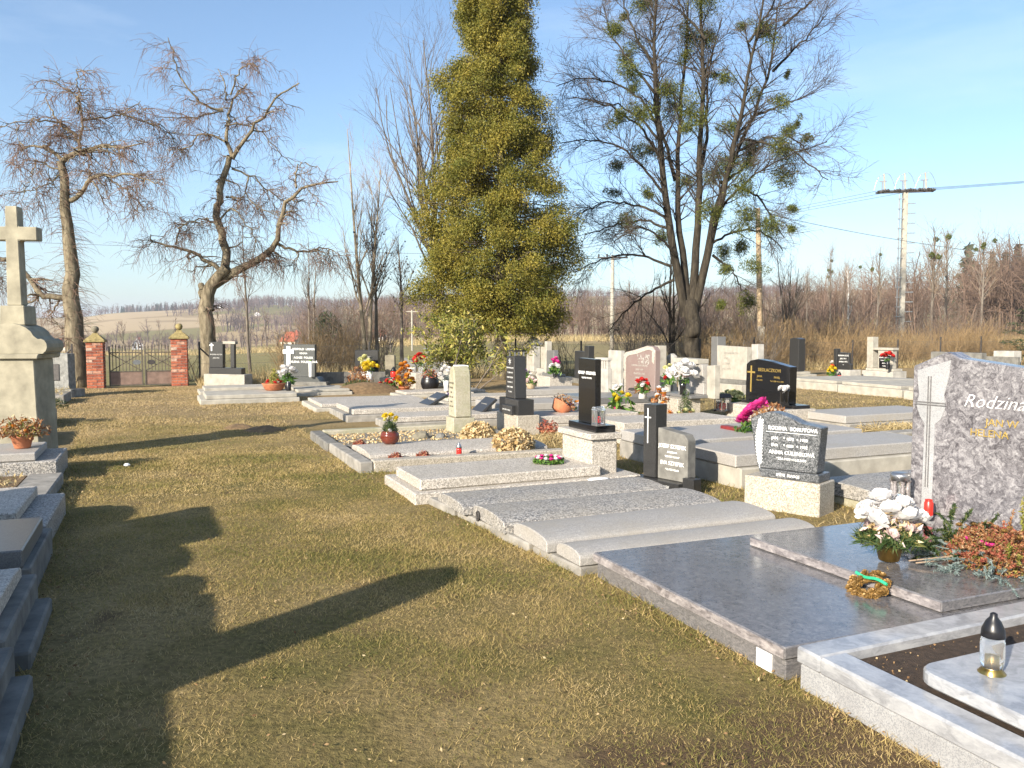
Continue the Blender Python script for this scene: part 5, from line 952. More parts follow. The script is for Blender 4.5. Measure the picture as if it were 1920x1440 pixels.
for lab, s0, s1, t0, t1, z1, mt in [('wide terrazzo slab carrying the tilted dark plaque', 2.95, 5.0, 14.3, 16.0, .22, 'terrazzo_light'), ('pale kerbed slab behind the terrazzo slab with the tilted plaque', 2.75, 5.2, 16.3, 18.1, .16, 'terrazzo_light'), ('terrazzo slab under the black book-shaped plaque', 3.35, 5.8, 12.9, 13.9, .20, 'terrazzo_light'),
        ('pale stepped slab near the gate with the orange flower bowl', .75, 2.85, 18.9, 20.4, .20, 'concrete_pale'), ('low pale slab in front of the stone with the side arch', .85, 2.6, 21.6, 23.0, .18, 'concrete_pale'), ('pale slab leading to the stone with the white cross', 2.95, 4.4, 20.6, 22.2, .14, 'concrete_pale'),
        ('pale slab below the row of bright flowers', 5.2, 7.4, 18.9, 20.0, .14, 'terrazzo_light'), ('pale slab partly hidden by the laurel shrub', 5.4, 7.2, 16.4, 17.4, .2, 'terrazzo_light')]:
    g_, L_, B_ = grave(lab, s0, s1, t0, t1); slab(g_, 'kerb_base', 0, L_, 0, B_, -.06, z1 * .55, 'concrete_pale' if 'pale' in lab else 'concrete', 0, .015); slab(g_, 'cover_slab', .12, L_ - .05, .08, B_ - .08, z1 * .55 + .002, z1, mt, 0, .012)
def tilt_plaque(label, s_, t_, z, w, h, ang, lines, rz=0):
    o = thing('memorial_plaque', label, 'plaque', W(s_, t_, z), TH + rz); M = Matrix.Rotation(R(ang), 4, 'Y')
    MB().box(0, .05, -w / 2, w / 2, 0, h, .008, M).build('plate', 'black_granite_worn', o); MB().box(.14, .24, -w * .3, w * .3, 0, h * math.cos(R(ang)) * .55, .01).build('support', 'concrete', o)
    for i, s2 in enumerate(lines):
        q = text(o, s2, .045, 0, h * (.78 - .2 * i), -.003, 'grey_letter'); q.matrix_local = M @ q.matrix_local
tilt_plaque('tilted blank dark plaque at the head of a wide terrazzo slab', 4.55, 15.0, .22, .62, .42, 62, [])
tilt_plaque('black book-shaped plaque lying tilted beside the lichen obelisk', 5.05, 13.5, .20, .5, .36, 50, ['RODINA', 'NOVAK', 'KAREL'])

# --- LEFT ROW beside the path
pl = thing('stone_cross', 'tall sandstone cross monument with rounded scroll shoulders', 'monument', W(-1.68, 11.55), TH + R(-16))
def pz(d0, d1, pts, nm, mt): return MB().prism([(x_ * .87, z_ * 1.03) for x_, z_ in pts], d0, d1, 'y', .01).build(nm, mt, pl)
pz(.0, .55, [(-.35, -.1), (.35, -.1), (.31, 1.22), (-.31, 1.22)], 'pedestal', 'sandstone'); pz(-.05, .60, [(-.38, 1.222), (.38, 1.222), (.40, 1.28), (-.40, 1.28)], 'cornice', 'sandstone')
sh = [(-.45, 1.282), (.45, 1.282)] + [(.40 + .09 * math.cos(a), 1.37 + .09 * math.sin(a)) for a in np.linspace(-1.2, 1.9, 7)] + [(.33 * math.cos(a), 1.44 + .20 * math.sin(a)) for a in np.linspace(.25, 2.9, 10)] + [(-.40 + .09 * math.cos(a), 1.37 + .09 * math.sin(a)) for a in np.linspace(1.24, 4.3, 7)]
pz(.0, .5, sh, 'shoulder', 'sandstone'); pz(.10, .42, [(-.17, 1.62), (.17, 1.62), (.16, 1.85), (-.16, 1.85)], 'cross_foot', 'sandstone')
pz(.17, .33, [(-.10, 1.852), (.10, 1.852), (.085, 2.62), (.33, 2.62), (.33, 2.78), (.085, 2.78), (.08, 3.02), (-.08, 3.02), (-.085, 2.78), (-.33, 2.78), (-.33, 2.62), (-.085, 2.62)], 'cross', 'sandstone')
for (lab, s0, s1, t0, t1, z1, mt, kmt, kind) in [
    ('grey speckled slab carrying the terracotta pot by the stone cross', -3.4, -1.04, 9.85, 10.95, .32, 'terrazzo_fine', 'terrazzo_grey', 0), ('pale speckled slab with a gap beside it, next to the overgrown soil plot', -3.2, -.80, 6.75, 8.10, .27, 'terrazzo_light', 'terrazzo_grey', 1),
    ('smooth polished grey slab on dark concrete blocks', -3.1, -.76, 5.50, 6.62, .33, 'granite_grey', 'concrete_dark', 2), ('coarse speckled slab next to the polished one on concrete blocks', -3.0, -.68, 4.22, 5.38, .30, 'terrazzo_light', 'concrete_dark', 3), ('last speckled slab of the row beside the stone cross, at the tall stele', -2.9, -.62, 2.2, 4.15, .28, 'terrazzo_light', 'concrete_dark', 3)]:
    g_, L_, B_ = grave(lab, s0, s1, t0, t1); zb = z1 - .09
    if kind == 2:
        for j in range(5): slab(g_, 'block', L_ - .25 - .5 * j - .24, L_ - .25 - .5 * j + .23, .03, .2, -.05, zb - .02, 'concrete_dark', 0, .01)
        slab(g_, 'end_block', L_ - .2, L_ + .02, .0, B_, -.05, zb - .02, 'concrete_dark', 0, .01); slab(g_, 'core', 0, L_ - .22, .22, B_ - .02, -.05, zb - .03, 'concrete_dark', 0, .005); slab(g_, 'cover_slab', 0, L_ - .02, .0, B_ - .15, zb - .018, z1, mt, 0, .008)
    else:
        slab(g_, 'kerb_base', 0, L_, 0, B_, -.06, zb, kmt, 0, .012); slab(g_, 'cover_slab', 0, L_ - (.20 if kind < 2 else .07), .14 if kind == 1 else .05, B_ - .07, zb + .002, z1, mt, .04 if kind == 3 else 0, .012)
        if kind == 3: slab(g_, 'footing_block', L_ - .02, L_ + .08, .15, B_ - .1, -.06, .09, 'concrete_dark', 0, .012)
g_, L_, B_ = grave('overgrown soil plot between two speckled slabs', -3.3, -.98, 8.22, 9.75)
slab(g_, 'kerb', L_ - .32, L_, 0, B_, -.05, .14, 'concrete', 0, .015); slab(g_, 'soil_bed', 0, L_ - .322, 0, B_, -.05, .13, 'heap_earth', 0, .01)
tag(mesh_np('moss_tufts', *leaves(np.stack([.2 + 1.8 * rng.random(700), .1 + 1.3 * rng.random(700), .14 + .06 * rng.random(700)], -1), .06, .3, -.3), 'dry_grass', g_), kind='stuff')
# headstones of the left row (mostly beyond the frame; they throw the shadows on the lawn)
for lab, s_, t_, w_, h_, arch_, mt in [('tall narrow grey stele that throws the long shadow across the path', -2.94, 2.40, .44, 2.3, .22, 'granite_grey'), ('broad arched headstone behind the coarse speckled slab', -2.5, 3.95, .8, 1.3, .2, 'terrazzo_fine'), ('wide black headstone behind the polished grey slab on blocks', -2.62, 5.6, 1.2, 1.42, .0, 'black_granite_worn'),
        ('grey headstone behind the speckled slab with a gap', -3.45, 7.45, .8, .95, .15, 'granite_grey'), ('low pale headstone behind the slab with the terracotta pot', -3.5, 10.4, .8, .9, .1, 'concrete_pale'), ('wide dark grey headstone at the near end of the row beside the stone cross', -2.75, 1.5, 1.9, 1.30, .0, 'granite_grey'), ('low wide concrete headstone next to the tall narrow stele', -2.62, 3.15, .95, 1.36, .0, 'concrete'), ('grey headstone with rounded top next to the wide black one', -2.55, 4.72, .85, 1.28, .1, 'concrete'), ('small speckled headstone beside the wide black one', -2.6, 6.65, .8, 1.1, .1, 'terrazzo_grey'), ('pale headstone at the very end of the row beside the stone cross', -2.8, -.25, 1.3, 1.55, .1, 'concrete_pale')]:
    simple_stone(lab, s_, t_, [('base', 'concrete', 'box', (-.1, .35, -w_ / 2 - .1, w_ / 2 + .1, -.05, .3)), ('stone', mt, 'prism', (arch(w_, .302, h_ - arch_, arch_) if arch_ else [(-w_ / 2, .302), (w_ / 2, .302), (w_ / 2, h_), (-w_ / 2, h_)], 0, .16))])
# far left: rubble stone with plaque and a straw-covered slab
o = simple_stone('grey rubble headstone with a dark metal plaque behind the stone cross', -2.45, 22.6, [('stone', 'rubble_stone', 'prism', ([(-.45, .2), (.45, .2), (.44, 1.02), (.2, 1.08), (-.2, 1.06), (-.43, 1.05)], 0, .28)), ('plinth', 'rubble_stone', 'box', (-.15, .4, -.6, .6, -.05, .198)), ('plaque', 'dark_iron', 'box', (-.02, -.001, -.22, .10, .40, .80))], R(62))
g_, L_, B_ = grave('low grey slab strewn with straw in front of the rubble stone', -3.3, -1.95, 20.2, 21.7); slab(g_, 'base', 0, L_, 0, B_, -.05, .2, 'concrete', 0, .015)
tag(mesh_np('straw', *leaves(np.stack([L_ * rng.random(500), B_ * rng.random(500), .2 + .10 * rng.random(500)], -1), .16, .06), 'dry_grass', g_), kind='stuff')
g_, L_, B_ = grave('small concrete grave edge behind the stone cross', -3.3, -1.75, 15.3, 16.8); slab(g_, 'base', 0, L_, 0, B_, -.05, .22, 'concrete', 0, .015); slab(g_, 'cover_slab', .1, L_ - .15, .1, B_ - .1, .222, .30, 'terrazzo_fine', 0, .01)
g_, L_, B_ = grave('narrow kerbed grave beyond the stone cross', -3.3, -1.6, 12.9, 14.6); slab(g_, 'base', 0, L_, 0, B_, -.05, .2, 'concrete_dark', 0, .015); slab(g_, 'cover_slab', .1, L_ - .15, .1, B_ - .1, .202, .28, 'terrazzo_fine', 0, .01)
# earth hump in the left group
o = tag(mesh_np('earth_mound', *(lambda S_: (np.stack([S_[0], S_[1], .30 * np.maximum(0, 1 - (S_[0] / 1.1) ** 2 - (S_[1] / .7) ** 2) - .03], -1).reshape(-1, 3), np.stack([np.arange(400).reshape(20, 20)[:-1, :-1], np.arange(400).reshape(20, 20)[1:, :-1], np.arange(400).reshape(20, 20)[1:, 1:], np.arange(400).reshape(20, 20)[:-1, 1:]], -1).reshape(-1, 4)))(np.meshgrid(np.linspace(-1.2, 1.2, 20), np.linspace(-.8, .8, 20), indexing='ij')), 'heap_earth', smooth=True), 'rounded brown earth mound beside the bright flowers', 'mound'); o.location = W(4.9, 21.2); o.rotation_euler.z = TH

# ================================================================== flowers, lanterns, wreaths
_bl = {}
def blossom_mesh(mat, r_, seed):
    key = (mat, round(r_, 3), seed)
    if key in _bl: return _bl[key]
    V, F = [], []; q = np.random.default_rng(seed)
    for ring, (n_, el, rad, cup) in enumerate(((9, .05, 1.0, .35), (8, .4, .95, .5), (7, .75, .9, .75), (5, 1.05, .85, .9), (3, 1.35, .8, .9))):
        for i in range(n_):
            a = i * 6.283 / n_ + ring * .5 + .15 * q.normal(); e = el + .08 * q.normal(); s_ = np.array([-math.sin(a), math.cos(a), 0]); w_ = r_ * 2.6 / (n_ + 1); o_ = len(V)
            for u, ww in ((.12, .35), (.6, 1.), (.95, .85), (1.04, .3)):      # a cupped round petal in three bands
                ee = e + cup * (u - .5); d = np.array([math.cos(a) * math.cos(ee), math.sin(a) * math.cos(ee), math.sin(ee)]) * r_ * rad * u * (1 + .06 * q.normal())
                V += [d + s_ * w_ * ww, d - s_ * w_ * ww]
            F += [[o_ + 2 * k, o_ + 2 * k + 1, o_ + 2 * k + 3, o_ + 2 * k + 2] for k in range(3)]
    me = bpy.data.meshes.new('blossom'); me.from_pydata([tuple(v) for v in V], [], F); me.materials.append(MATS[mat]); _bl[key] = me; return me
POTS = {'bowl': [(.55, 0), (.75, .1), (1, .9), (1.04, 1), (.9, 1), (.85, .92)], 'pot': [(.65, 0), (.70, .05), (.95, .82), (1.05, .84), (1.05, 1), (.92, 1), (.9, .9)], 'round': [(.55, 0), (.85, .2), (1, .5), (.92, .8), (.75, .95), (.8, 1), (.66, 1), (.6, .9)], 'vase': [(.75, 0), (.7, .1), (.8, .5), (1, 1), (.85, 1), (.8, .9)], 'block': [(.9, 0), (.9, .9), (1, .95), (1, 1), (.85, 1)]}
def bouquet(label, s_, t_, z, pot=None, fol=None, bl=(), name='flower_pot', cat='flowers', seed=1, rz=0, stems=0):
    """pot=(shape, mat, radius, height); fol=[(mat, n, rx, rz, leaf size, z offset)]; bl=[(mat, count, radius, spread, z0, z1)]"""
    global rng
    rng = np.random.default_rng(seed); o = thing(name, label, cat, W(s_, t_, z), TH + rz); zt = 0
    if pot:
        sh, mt, r_, h_ = pot; MB().lathe([(a * r_, b * h_) for a, b in POTS[sh]], 18).build('pot', mt, o, True); zt = h_ * .92
    for (mt, n_, rx, rzz, ls, dz) in (fol or []):
        nd = 'needle' in mt; mesh_np('foliage', *leaves(dome(n_ * (3 if nd else 1), rx, rx, rzz, .25) + np.array([0, 0, zt + dz]), ls, .09 if nd else .30, -.25), mt, o)
    if stems:
        P, Q = grow(np.repeat([[0, 0, zt]], stems, 0), rng.normal(size=(stems, 3)) * .35 + np.array([0, 0, 1]), .18, .004, 4, .1, 0, .7); mesh_np('stalks', *tubes(P, Q, 4), 'cut_leaf', o)
    for (mt, n_, r_, sp, z0, z1) in bl:
        for i in range(n_):
            a = i * 2.4 + seed; q = sp * math.sqrt((i + .4) / n_); b = link('blossom', blossom_mesh(mt, r_, i % 3), None, o)
            b.location = (math.cos(a) * q, math.sin(a) * q, zt + z0 + (z1 - z0) * (1 - (q / max(sp, .001)) ** 2) + .01 * rng.normal()); b.rotation_euler = (-.7 * math.sin(a) * q / max(sp, .01), .7 * math.cos(a) * q / max(sp, .01) - .25, rng.random() * 6)
    return o
def lantern(label, s_, t_, z, h, r_, kind='glass', body='clear_glass', lid='black_plastic', base='brass', group=None):
    o = thing('grave_lantern', label, 'lantern', W(s_, t_, z), TH, group)
    if kind == 'glass':
        MB().lathe([(r_ * 1.15, 0), (r_ * 1.1, h * .05), (r_ * .75, h * .12), (r_ * .8, h * .14)], 20).build('base', base, o, True); g = MB().lathe([(r_ * .85, h * .142), (r_ * .95, h * .25), (r_ * .95, h * .52), (r_ * .85, h * .62)], 20).build('glass', body, o, True)
        MB().lathe([(r_ * .95, h * .622), (r_ * .88, h * .74), (r_ * .6, h * .86), (r_ * .3, h * .93), (r_ * .28, h * .98), (r_ * .1, h)], 20).build('lid', lid, o, True); MB().lathe([(r_ * .42, h * .145), (r_ * .42, h * .34), (r_ * .1, h * .36)], 12).build('candle', 'brass' if body == 'clear_glass' else 'red_plastic', o, True)
    elif kind == 'house':
        for x in (-1, 1):
            for y in (-1, 1): MB().box(x * r_ - .008, x * r_ + .008, y * r_ - .008, y * r_ + .008, .021, h * .8, .001).build('post', 'steel', o)
        MB().box(-r_ * 1.25, r_ * 1.25, -r_ * 1.25, r_ * 1.25, 0, .02, .003).build('base', base, o); MB().prism([(-r_ * 1.3, h * .802), (r_ * 1.3, h * .802), (r_ * .5, h), (-r_ * .5, h)], -r_ * 1.3, r_ * 1.3, 'x', .004).build('roof', lid, o)
        MB().box(-r_ * .85, r_ * .85, -r_ * .85, r_ * .85, .025, h * .78, .002).build('glass', 'clear_glass', o); MB().lathe([(r_ * .5, .03), (r_ * .5, h * .45), (.004, h * .5)], 10).build('candle', 'red_glass', o, True)
    else:
        MB().lathe([(r_ * .9, 0), (r_, h * .06), (r_, h * .86), (r_ * .8, h * .94), (r_ * .78, h), (r_ * .7, h)], 18).build('jar', body, o, True); MB().lathe([(r_ * .82, h * 1.001), (r_ * .82, h * 1.05), (r_ * .3, h * 1.09)], 14).build('lid', lid, o, True)
    return o

# foreground bouquet of white roses
B1 = bouquet('white rose bouquet with fir sprigs in a brass pot on the dark slab', 4.0, 3.62, .223, ('pot', 'brass', .085, .125), [('fir_needle', 420, .20, .07, .11, .0), ('hydrangea_dry', 150, .17, .19, .05, .03), ('petal_blush', 50, .19, .12, .07, .03)], [('petal_white', 10, .078, .17, .11, .25), ('petal_blush', 5, .05, .21, .06, .08)], 'rose_bouquet', 'flowers', 3)
# wreath of gilded cones with a green ribbon
wr = thing('cone_wreath', 'small wreath of gilded cones with a green ribbon leaning on the slab edge', 'wreath', W(3.58, 3.36, .165), TH); wr.rotation_euler = (R(4), R(-30), TH)
rng = np.random.default_rng(4)
sc_ = blossom_mesh('gold_cone', .026, 1)
for i in range(34):
    a = i * 6.283 / 34 * 2 + .1 * (i % 2); rr_ = .072 + (.024 if i >= 17 else -.008); b = link('cone', sc_, None, wr); b.location = (rr_ * math.cos(a), rr_ * math.sin(a), .028 + .012 * (i % 2)); b.rotation_euler = (rng.normal() * .6, rng.normal() * .6, a)
P = np.array([[[.074 * math.cos(a), .074 * math.sin(a), .024] for a in np.linspace(0, 6.283, 24)]]); mesh_np('ring', *tubes(P, np.full((1, 24), .024), 8), 'gold_cone', wr, True)
P = np.array([[[.035, -.105 + .21 * u, .062 + .012 * math.sin(u * 6.28)] for u in np.linspace(0, 1, 14)]]); MBv, MBf = tubes(P, np.full((1, 14), .011), 4); mesh_np('ribbon', MBv, MBf, 'ribbon_green', wr)
# heap of boughs and dried heather
bh = thing('heather_boughs', 'heap of rusty heather and fir boughs edged with blue spruce on the slab', 'arrangement', W(4.42, 3.28, .223), TH)
def frond_cloud(n_, cx, cy, rx, ry, rz_, L_, mt, nm, ns, size, asp, up, z0=0):
    a = rng.random(n_) * 6.28; q = np.sqrt(rng.random(n_)); p = np.stack([cx + rx * q * np.cos(a), cy + ry * q * np.sin(a), z0 + rz_ * (1 - q ** 2) * rng.random(n_)], -1); d = np.stack([np.cos(a), np.sin(a), up + .3 * rng.random(n_)], -1)
    P, Q = grow(p, d, L_ * (.6 + .6 * rng.random(n_)), .003, 5, .16, -.06, .5); pp, t, r2 = along(P, Q, ns, .1, 1.); v, f = leaves(pp + .004 * rng.normal(size=pp.shape), size, asp, 0, unit(t) * 1.1); mesh_np(nm, *join_np([(v, f), tubes(P, Q, 4)]), mt, bh)
frond_cloud(70, -.02, .05, .24, .34, .12, .18, 'blue_needle', 'spruce_bough', 4200, .030, .12, .05); frond_cloud(46, .05, .27, .16, .16, .22, .2, 'fir_needle', 'fir_bough', 3000, .045, .14, .45)
frond_cloud(90, .10, .0, .20, .26, .20, .14, 'heather', 'heather_sprig', 4600, .016, .55, .6, .03); frond_cloud(40, .04, -.05, .16, .24, .14, .13, 'heather_red', 'heather_sprig', 1700, .018, .55, .5, .04); frond_cloud(26, .08, -.12, .16, .14, .14, .13, 'laurel_leaf', 'yew_sprig', 1000, .026, .25, .5, .03)
mesh_np('heather_sprig', *leaves(dome(7000, .26, .32, .22, .6) + np.array([.10, .02, .0]), .017, .4), 'heather', bh)
mesh_np('yew_sprig', *leaves(dome(1800, .26, .32, .21, .7) + np.array([.10, .02, .0]), .022, .3), 'laurel_leaf', bh)
mesh_np('heather_sprig', *leaves(dome(2200, .25, .31, .23, .75) + np.array([.10, .02, .0]), .018, .45), 'heather_red', bh)
for i in range(12):
    b = link('cone', blossom_mesh('gold_cone', .024, 2), None, bh); b.location = (.0 + .28 * rng.random() - .08, -.26 + .5 * rng.random(), .16 + .06 * rng.random())
for i in range(4):
    b = link('blossom', blossom_mesh('petal_pink', .020, 1), None, bh); b.location = (-.08 + .1 * rng.random(), -.15 + .3 * rng.random(), .14)
for i in range(2): MB().rod((-.36, .25 - .05 * i, .012), (-.10, .12 - .05 * i, .05), .004).build('cut_stem', 'twig_pale', bh)
# stone lamp, candle and small conifer beside the big headstone
o = thing('stone_lamp', 'turned swirled-granite lamp with oval windows on a low block', 'lantern', W(5.12, 4.55, .0), TH)
slab(o, 'block', -.12, .12, -.13, .13, .163, .25, 'granite_swirl_edge', 0, .006); MB().lathe([(.075, .252), (.078, .275), (.055, .285), (.06, .31), (.062, .34)], 18).build('foot', 'granite_swirl_edge', o, True)
for i in range(6):
    a = i * 1.047; P = np.array([[[.052 * (1 + .12 * abs(u - .5) * 2) * math.cos(a), .052 * (1 + .12 * abs(u - .5) * 2) * math.sin(a), .335 + .14 * u] for u in np.linspace(0, 1, 8)]]); mesh_np('mullion', *tubes(P, np.array([[.022, .015, .012, .018, .018, .012, .015, .022]]), 6), 'granite_swirl_edge', o, True)
MB().lathe([(.04, .34), (.04, .47)], 10).build('glass', 'clear_glass', o, True); MB().lathe([(.066, .472), (.070, .50), (.074, .515), (.06, .53), (.02, .535)], 18).build('lid', 'steel', o, True)
lantern('plain red plastic candle in front of the swirled headstone', 5.20, 4.36, .223, .125, .032, 'jar', 'red_plastic', 'red_plastic')
o = thing('dwarf_conifer', 'little green conifer growing in front of the swirled headstone', 'plant', W(5.12, 3.50, .223), TH); mesh_np('foliage', *leaves(ball(900, .1, .3) * np.array([.8, .8, 2.2]) + np.array([0, 0, .2]), .045, .25, -.7), 'laurel_leaf', o); MB().rod((0, 0, 0), (0, 0, .2), .01).build('stem', 'bark_grey', o)
lantern('tall glass lantern with black dome lid and brass foot on the pale slab', 3.0, 2.20, .236, .255, .047)
bpy.data.objects[-1] if False else None

# first row and its neighbours
B = bouquet
B('brown glazed round pot with yellow daffodils on the kerbed plot', 2.66, 10.25, .16, ('round', 'brown_glaze', .125, .17), [('fir_needle', 160, .10, .16, .09, 0)], [('petal_yellow', 4, .045, .09, .16, .22), ('petal_cream', 4, .04, .08, .12, .17), ('petal_white', 8, .03, .09, .0, .03)], seed=5)
for lab, s_, t_ in (('rusty heather tuft at the foot corner of the kerbed plot', 2.52, 9.45), ('rusty heather tuft in the soil strip midway along the kerbed plot', 2.86, 9.45), ('small rusty heather tuft at the gravel edge beside the brown pot', 2.38, 10.75)):
    B(lab, s_, t_, .055, None, [('heather_red', 300, .10, .13, .05, -.01)], (), 'heather_tuft', 'plant', 6)
lantern('small red glass candle in the soil strip of the kerbed plot', 3.30, 9.42, .06, .19, .036, 'glass', 'red_glass', 'steel', 'clear_glass')
for lab, s_, t_, r_ in (('dry straw-coloured flower ball beside the lichen obelisk', 4.05, 10.75, .24), ('bigger dry straw-coloured flower ball at the kerb corner', 4.10, 9.62, .27)):
    o = thing('dried_hydrangea', lab, 'plant', W(s_, t_, .05), TH); C = ball(1500, 1, .8) * np.array([r_, r_, r_ * .82]); C[:, 2] = np.abs(C[:, 2] + r_ * .35); mesh_np('flower_head', *leaves(C, .055, .75), 'hydrangea_dry', o); P, Q = grow(np.zeros((14, 3)), rng.normal(size=(14, 3)) * .4 + np.array([0, 0, 1]), r_, .004, 4, .1); mesh_np('stems', *tubes(P, Q, 3), 'twig_pale', o)
for i, (s_, t_, r_, lab) in enumerate([(3.35, 11.25, .13, 'dark rounded stone lying on the gravel plot'), (3.62, 11.15, .08, 'small bluish stone on the gravel plot beside the dark one')]):
    C = unit(rng.normal(size=(1, 3))); bm = bmesh.new(); bmesh.ops.create_icosphere(bm, subdivisions=2, radius=r_)
    for v in bm.verts: v.co *= 1 + .25 * math.sin(v.co.x * 23 + i) * math.cos(v.co.y * 19); v.co.z *= .7
    me = bpy.data.meshes.new('rock'); bm.to_mesh(me); bm.free(); o = tag(link('rock', me, ('sandstone_dark', 'concrete_dark')[i]), lab, 'rock'); o.location = W(s_, t_, .09)
wr = thing('flower_wreath', 'flat wreath of pink and white blossoms on green leaves at the pedestal', 'wreath', W(3.72, 7.78, .206), TH)
mesh_np('foliage', *leaves(np.stack([.15 * np.cos(np.arange(500)) * (.6 + .5 * rng.random(500)), .15 * np.sin(np.arange(500)) * (.6 + .5 * rng.random(500)), .015 + .04 * rng.random(500)], -1), .05, .35), 'cut_leaf', wr)
for i in range(14):
    b = link('blossom', blossom_mesh('petal_white' if i % 2 else 'petal_pink', .032, i % 3), None, wr); a = i * 6.283 / 14; b.location = (.12 * math.cos(a), .12 * math.sin(a), .055)
o = tag(MB().lathe([(.12, 0), (.14, .012), (.10, .022)], 14).build('white_plate', 'white_paint', None, True), 'flat white oval stone lying between two slabs', 'plate'); o.location = W(4.02, 7.24, .10); o.scale = (.9, .5, 1); o.rotation_euler.z = TH
o = thing('fallen_pot', 'terracotta pot lying behind the black pillar with the thin cross', 'flower pot', W(4.98, 7.62, .09), TH); MB().lathe([(a * .12, b * .22 - .1) for a, b in POTS['pot']], 16, Matrix.Rotation(R(75), 4, 'Y')).build('pot', 'terracotta', o, True)
lantern('steel framed lantern with a red candle at the far side of the black stele', 4.34, 8.06, .537, .24, .055, 'house', 'clear_glass', 'steel', 'steel')
lantern('clear square glass vase at the near side of the black stele', 4.18, 7.54, .612, .2, .045, 'house', 'clear_glass', 'clear_glass', 'steel')
B('yellow lilies with big green leaves behind the black stele', 7.3, 12.4, .05, ('pot', 'black_plastic', .12, .14), [('cut_leaf', 60, .26, .42, .24, 0)], [('petal_yellow', 5, .07, .2, .22, .32), ('petal_pink', 2, .06, .12, .05, .06), ('petal_white', 2, .06, .1, .42, .48)], seed=7)
lantern('dark lantern standing before the pink relief stone', 9.75, 16.0, .06, .26, .07, 'house', 'clear_glass', 'dark_iron', 'dark_iron')
B('white pot with red carnations in front of the pink relief stone', 8.5, 13.6, .30, ('block', 'white_paint', .09, .13), [('cut_leaf', 120, .17, .22, .10, 0), ('heather', 90, .2, .16, .09, 0)], [('petal_red', 5, .055, .12, .18, .26), ('petal_white', 3, .05, .15, .1, .16)], seed=8)
B('tall cascade of orange and white flowers behind the black pillar', 7.4, 11.3, .0, ('vase', 'black_plastic', .08, .16), [('heather', 320, .2, .62, .08, -.05)], [('petal_orange', 12, .055, .17, .06, .5), ('petal_white', 10, .055, .16, .10, .56)], seed=9)
B('bare fir twig with a rusty chrysanthemum beside the cream pedestal', 7.9, 11.3, .0, ('vase', 'black_plastic', .06, .12), [('fir_needle', 160, .12, .55, .1, .0), ('heather', 300, .2, .20, .06, 0)], [('petal_cream', 3, .06, .15, .1, .2)], seed=10)
B('dark vase of big white chrysanthemums before the grey capped stone', 8.55, 12.35, .462, ('vase', 'black_granite', .07, .26), [('cut_leaf', 60, .14, .12, .09, -.02)], [('petal_white', 9, .12, .22, .1, .3), ('petal_blush', 2, .08, .22, .08, .12)], seed=11)
lantern('tiny red candle jar on the cream pedestal of the capped stone', 8.42, 12.75, .402, .09, .035, 'jar', 'red_glass', 'brass')
B('red rose and pale bud spray beside the grey capped stone', 9.6, 14.4, .0, ('vase', 'concrete_pale', .07, .5), [('cut_leaf', 60, .16, .35, .12, 0)], [('petal_red', 2, .07, .05, .16, .2), ('petal_cream', 3, .06, .1, .32, .42)], seed=12)
lantern('steel lantern with slim columns on a dark block behind the capped stone', 9.5, 12.45, .12, .32, .10, 'house', 'clear_glass', 'dark_iron', 'dark_iron')
B('pot of cream yellow chrysanthemums beside the slim steel lantern', 9.95, 12.75, .08, ('bowl', 'maroon_pot', .17, .16), [('cut_leaf', 160, .22, .14, .10, 0)], [('petal_cream', 11, .075, .25, .08, .2)], seed=13)
o = B('bright pink artificial bouquet lying on the broad grey slab', 6.70, 8.25, .34, None, [('cut_leaf', 120, .2, .14, .1, 0)], [('petal_pink', 15, .075, .22, .08, .16)], 'bouquet', 'flowers', 14); o.scale = (1, 1, 1); 
for i, b in enumerate([c for c in o.children if c.name.startswith('blossom')]): b.location = (.02 + .03 * math.sin(i * 2.), .30 - .05 * i + .02 * math.cos(i * 3), .10 + .026 * i * (1 if i < 9 else .8)); b.location.y = -.02 - .03 * i + .22
MB().box(-.12, .0, .05, .42, .0, .05, .01).build('holder', 'maroon_pot', o)
B('rust coloured fern tuft before the black family stone', 8.95, 10.55, .2, None, [('heather', 330, .30, .26, .09, 0)], (), 'fern_tuft', 'plant', 15)
B('black vase with a silvery flower beside the black family stone', 9.75, 11.1, .333, ('block', 'black_granite', .085, .26), [], [('petal_white', 4, .07, .07, .0, .05)], seed=16)
B('yellow and red bouquet in front of the small black stone', 19.95, 20.55, .0, ('vase', 'cut_leaf', .09, .2), [('cut_leaf', 50, .14, .2, .14, 0)], [('petal_yellow', 6, .09, .12, .1, .24), ('petal_red', 2, .07, .08, .22, .3), ('petal_white', 2, .06, .02, .36, .42)], seed=17)
lantern('brown glass lantern before the small black stone', 19.9, 20.15, .0, .30, .06, 'glass', 'red_glass', 'black_plastic', 'black_plastic')
B('red flowers in a dark vase at the pale pillared stone', 20.75, 19.05, .402, ('vase', 'black_plastic', .07, .28), [('cut_leaf', 40, .1, .1, .08, 0)], [('petal_red', 7, .09, .18, .12, .26)], seed=18)
for i, (t_, mt) in enumerate(((13.95, 'red_glass'), (13.65, 'paper'), (13.25, 'paper'), (12.95, 'red_glass'))):
    lantern(('small red' if mt == 'red_glass' else 'small white') + ' candle jar on the long pale slab', 16.45, t_, .281, .10, .045, 'jar', mt, 'steel', group='candle jars on the long pale slab')
B('pink and white bouquet on the terrazzo pedestal of the grey stone', 8.55, 17.55, .502, ('vase', 'black_plastic', .06, .14), [('cut_leaf', 120, .16, .25, .12, -.05)], [('petal_pink', 4, .075, .10, .2, .3), ('petal_white', 4, .075, .13, .1, .16)], seed=19)
B('violet and white flowers beside the terrazzo pedestal', 8.2, 18.5, .3, ('pot', 'black_plastic', .1, .14), [('cut_leaf', 90, .18, .2, .12, 0)], [('petal_violet', 4, .06, .12, .08, .2), ('petal_white', 4, .07, .16, .06, .14)], seed=20)
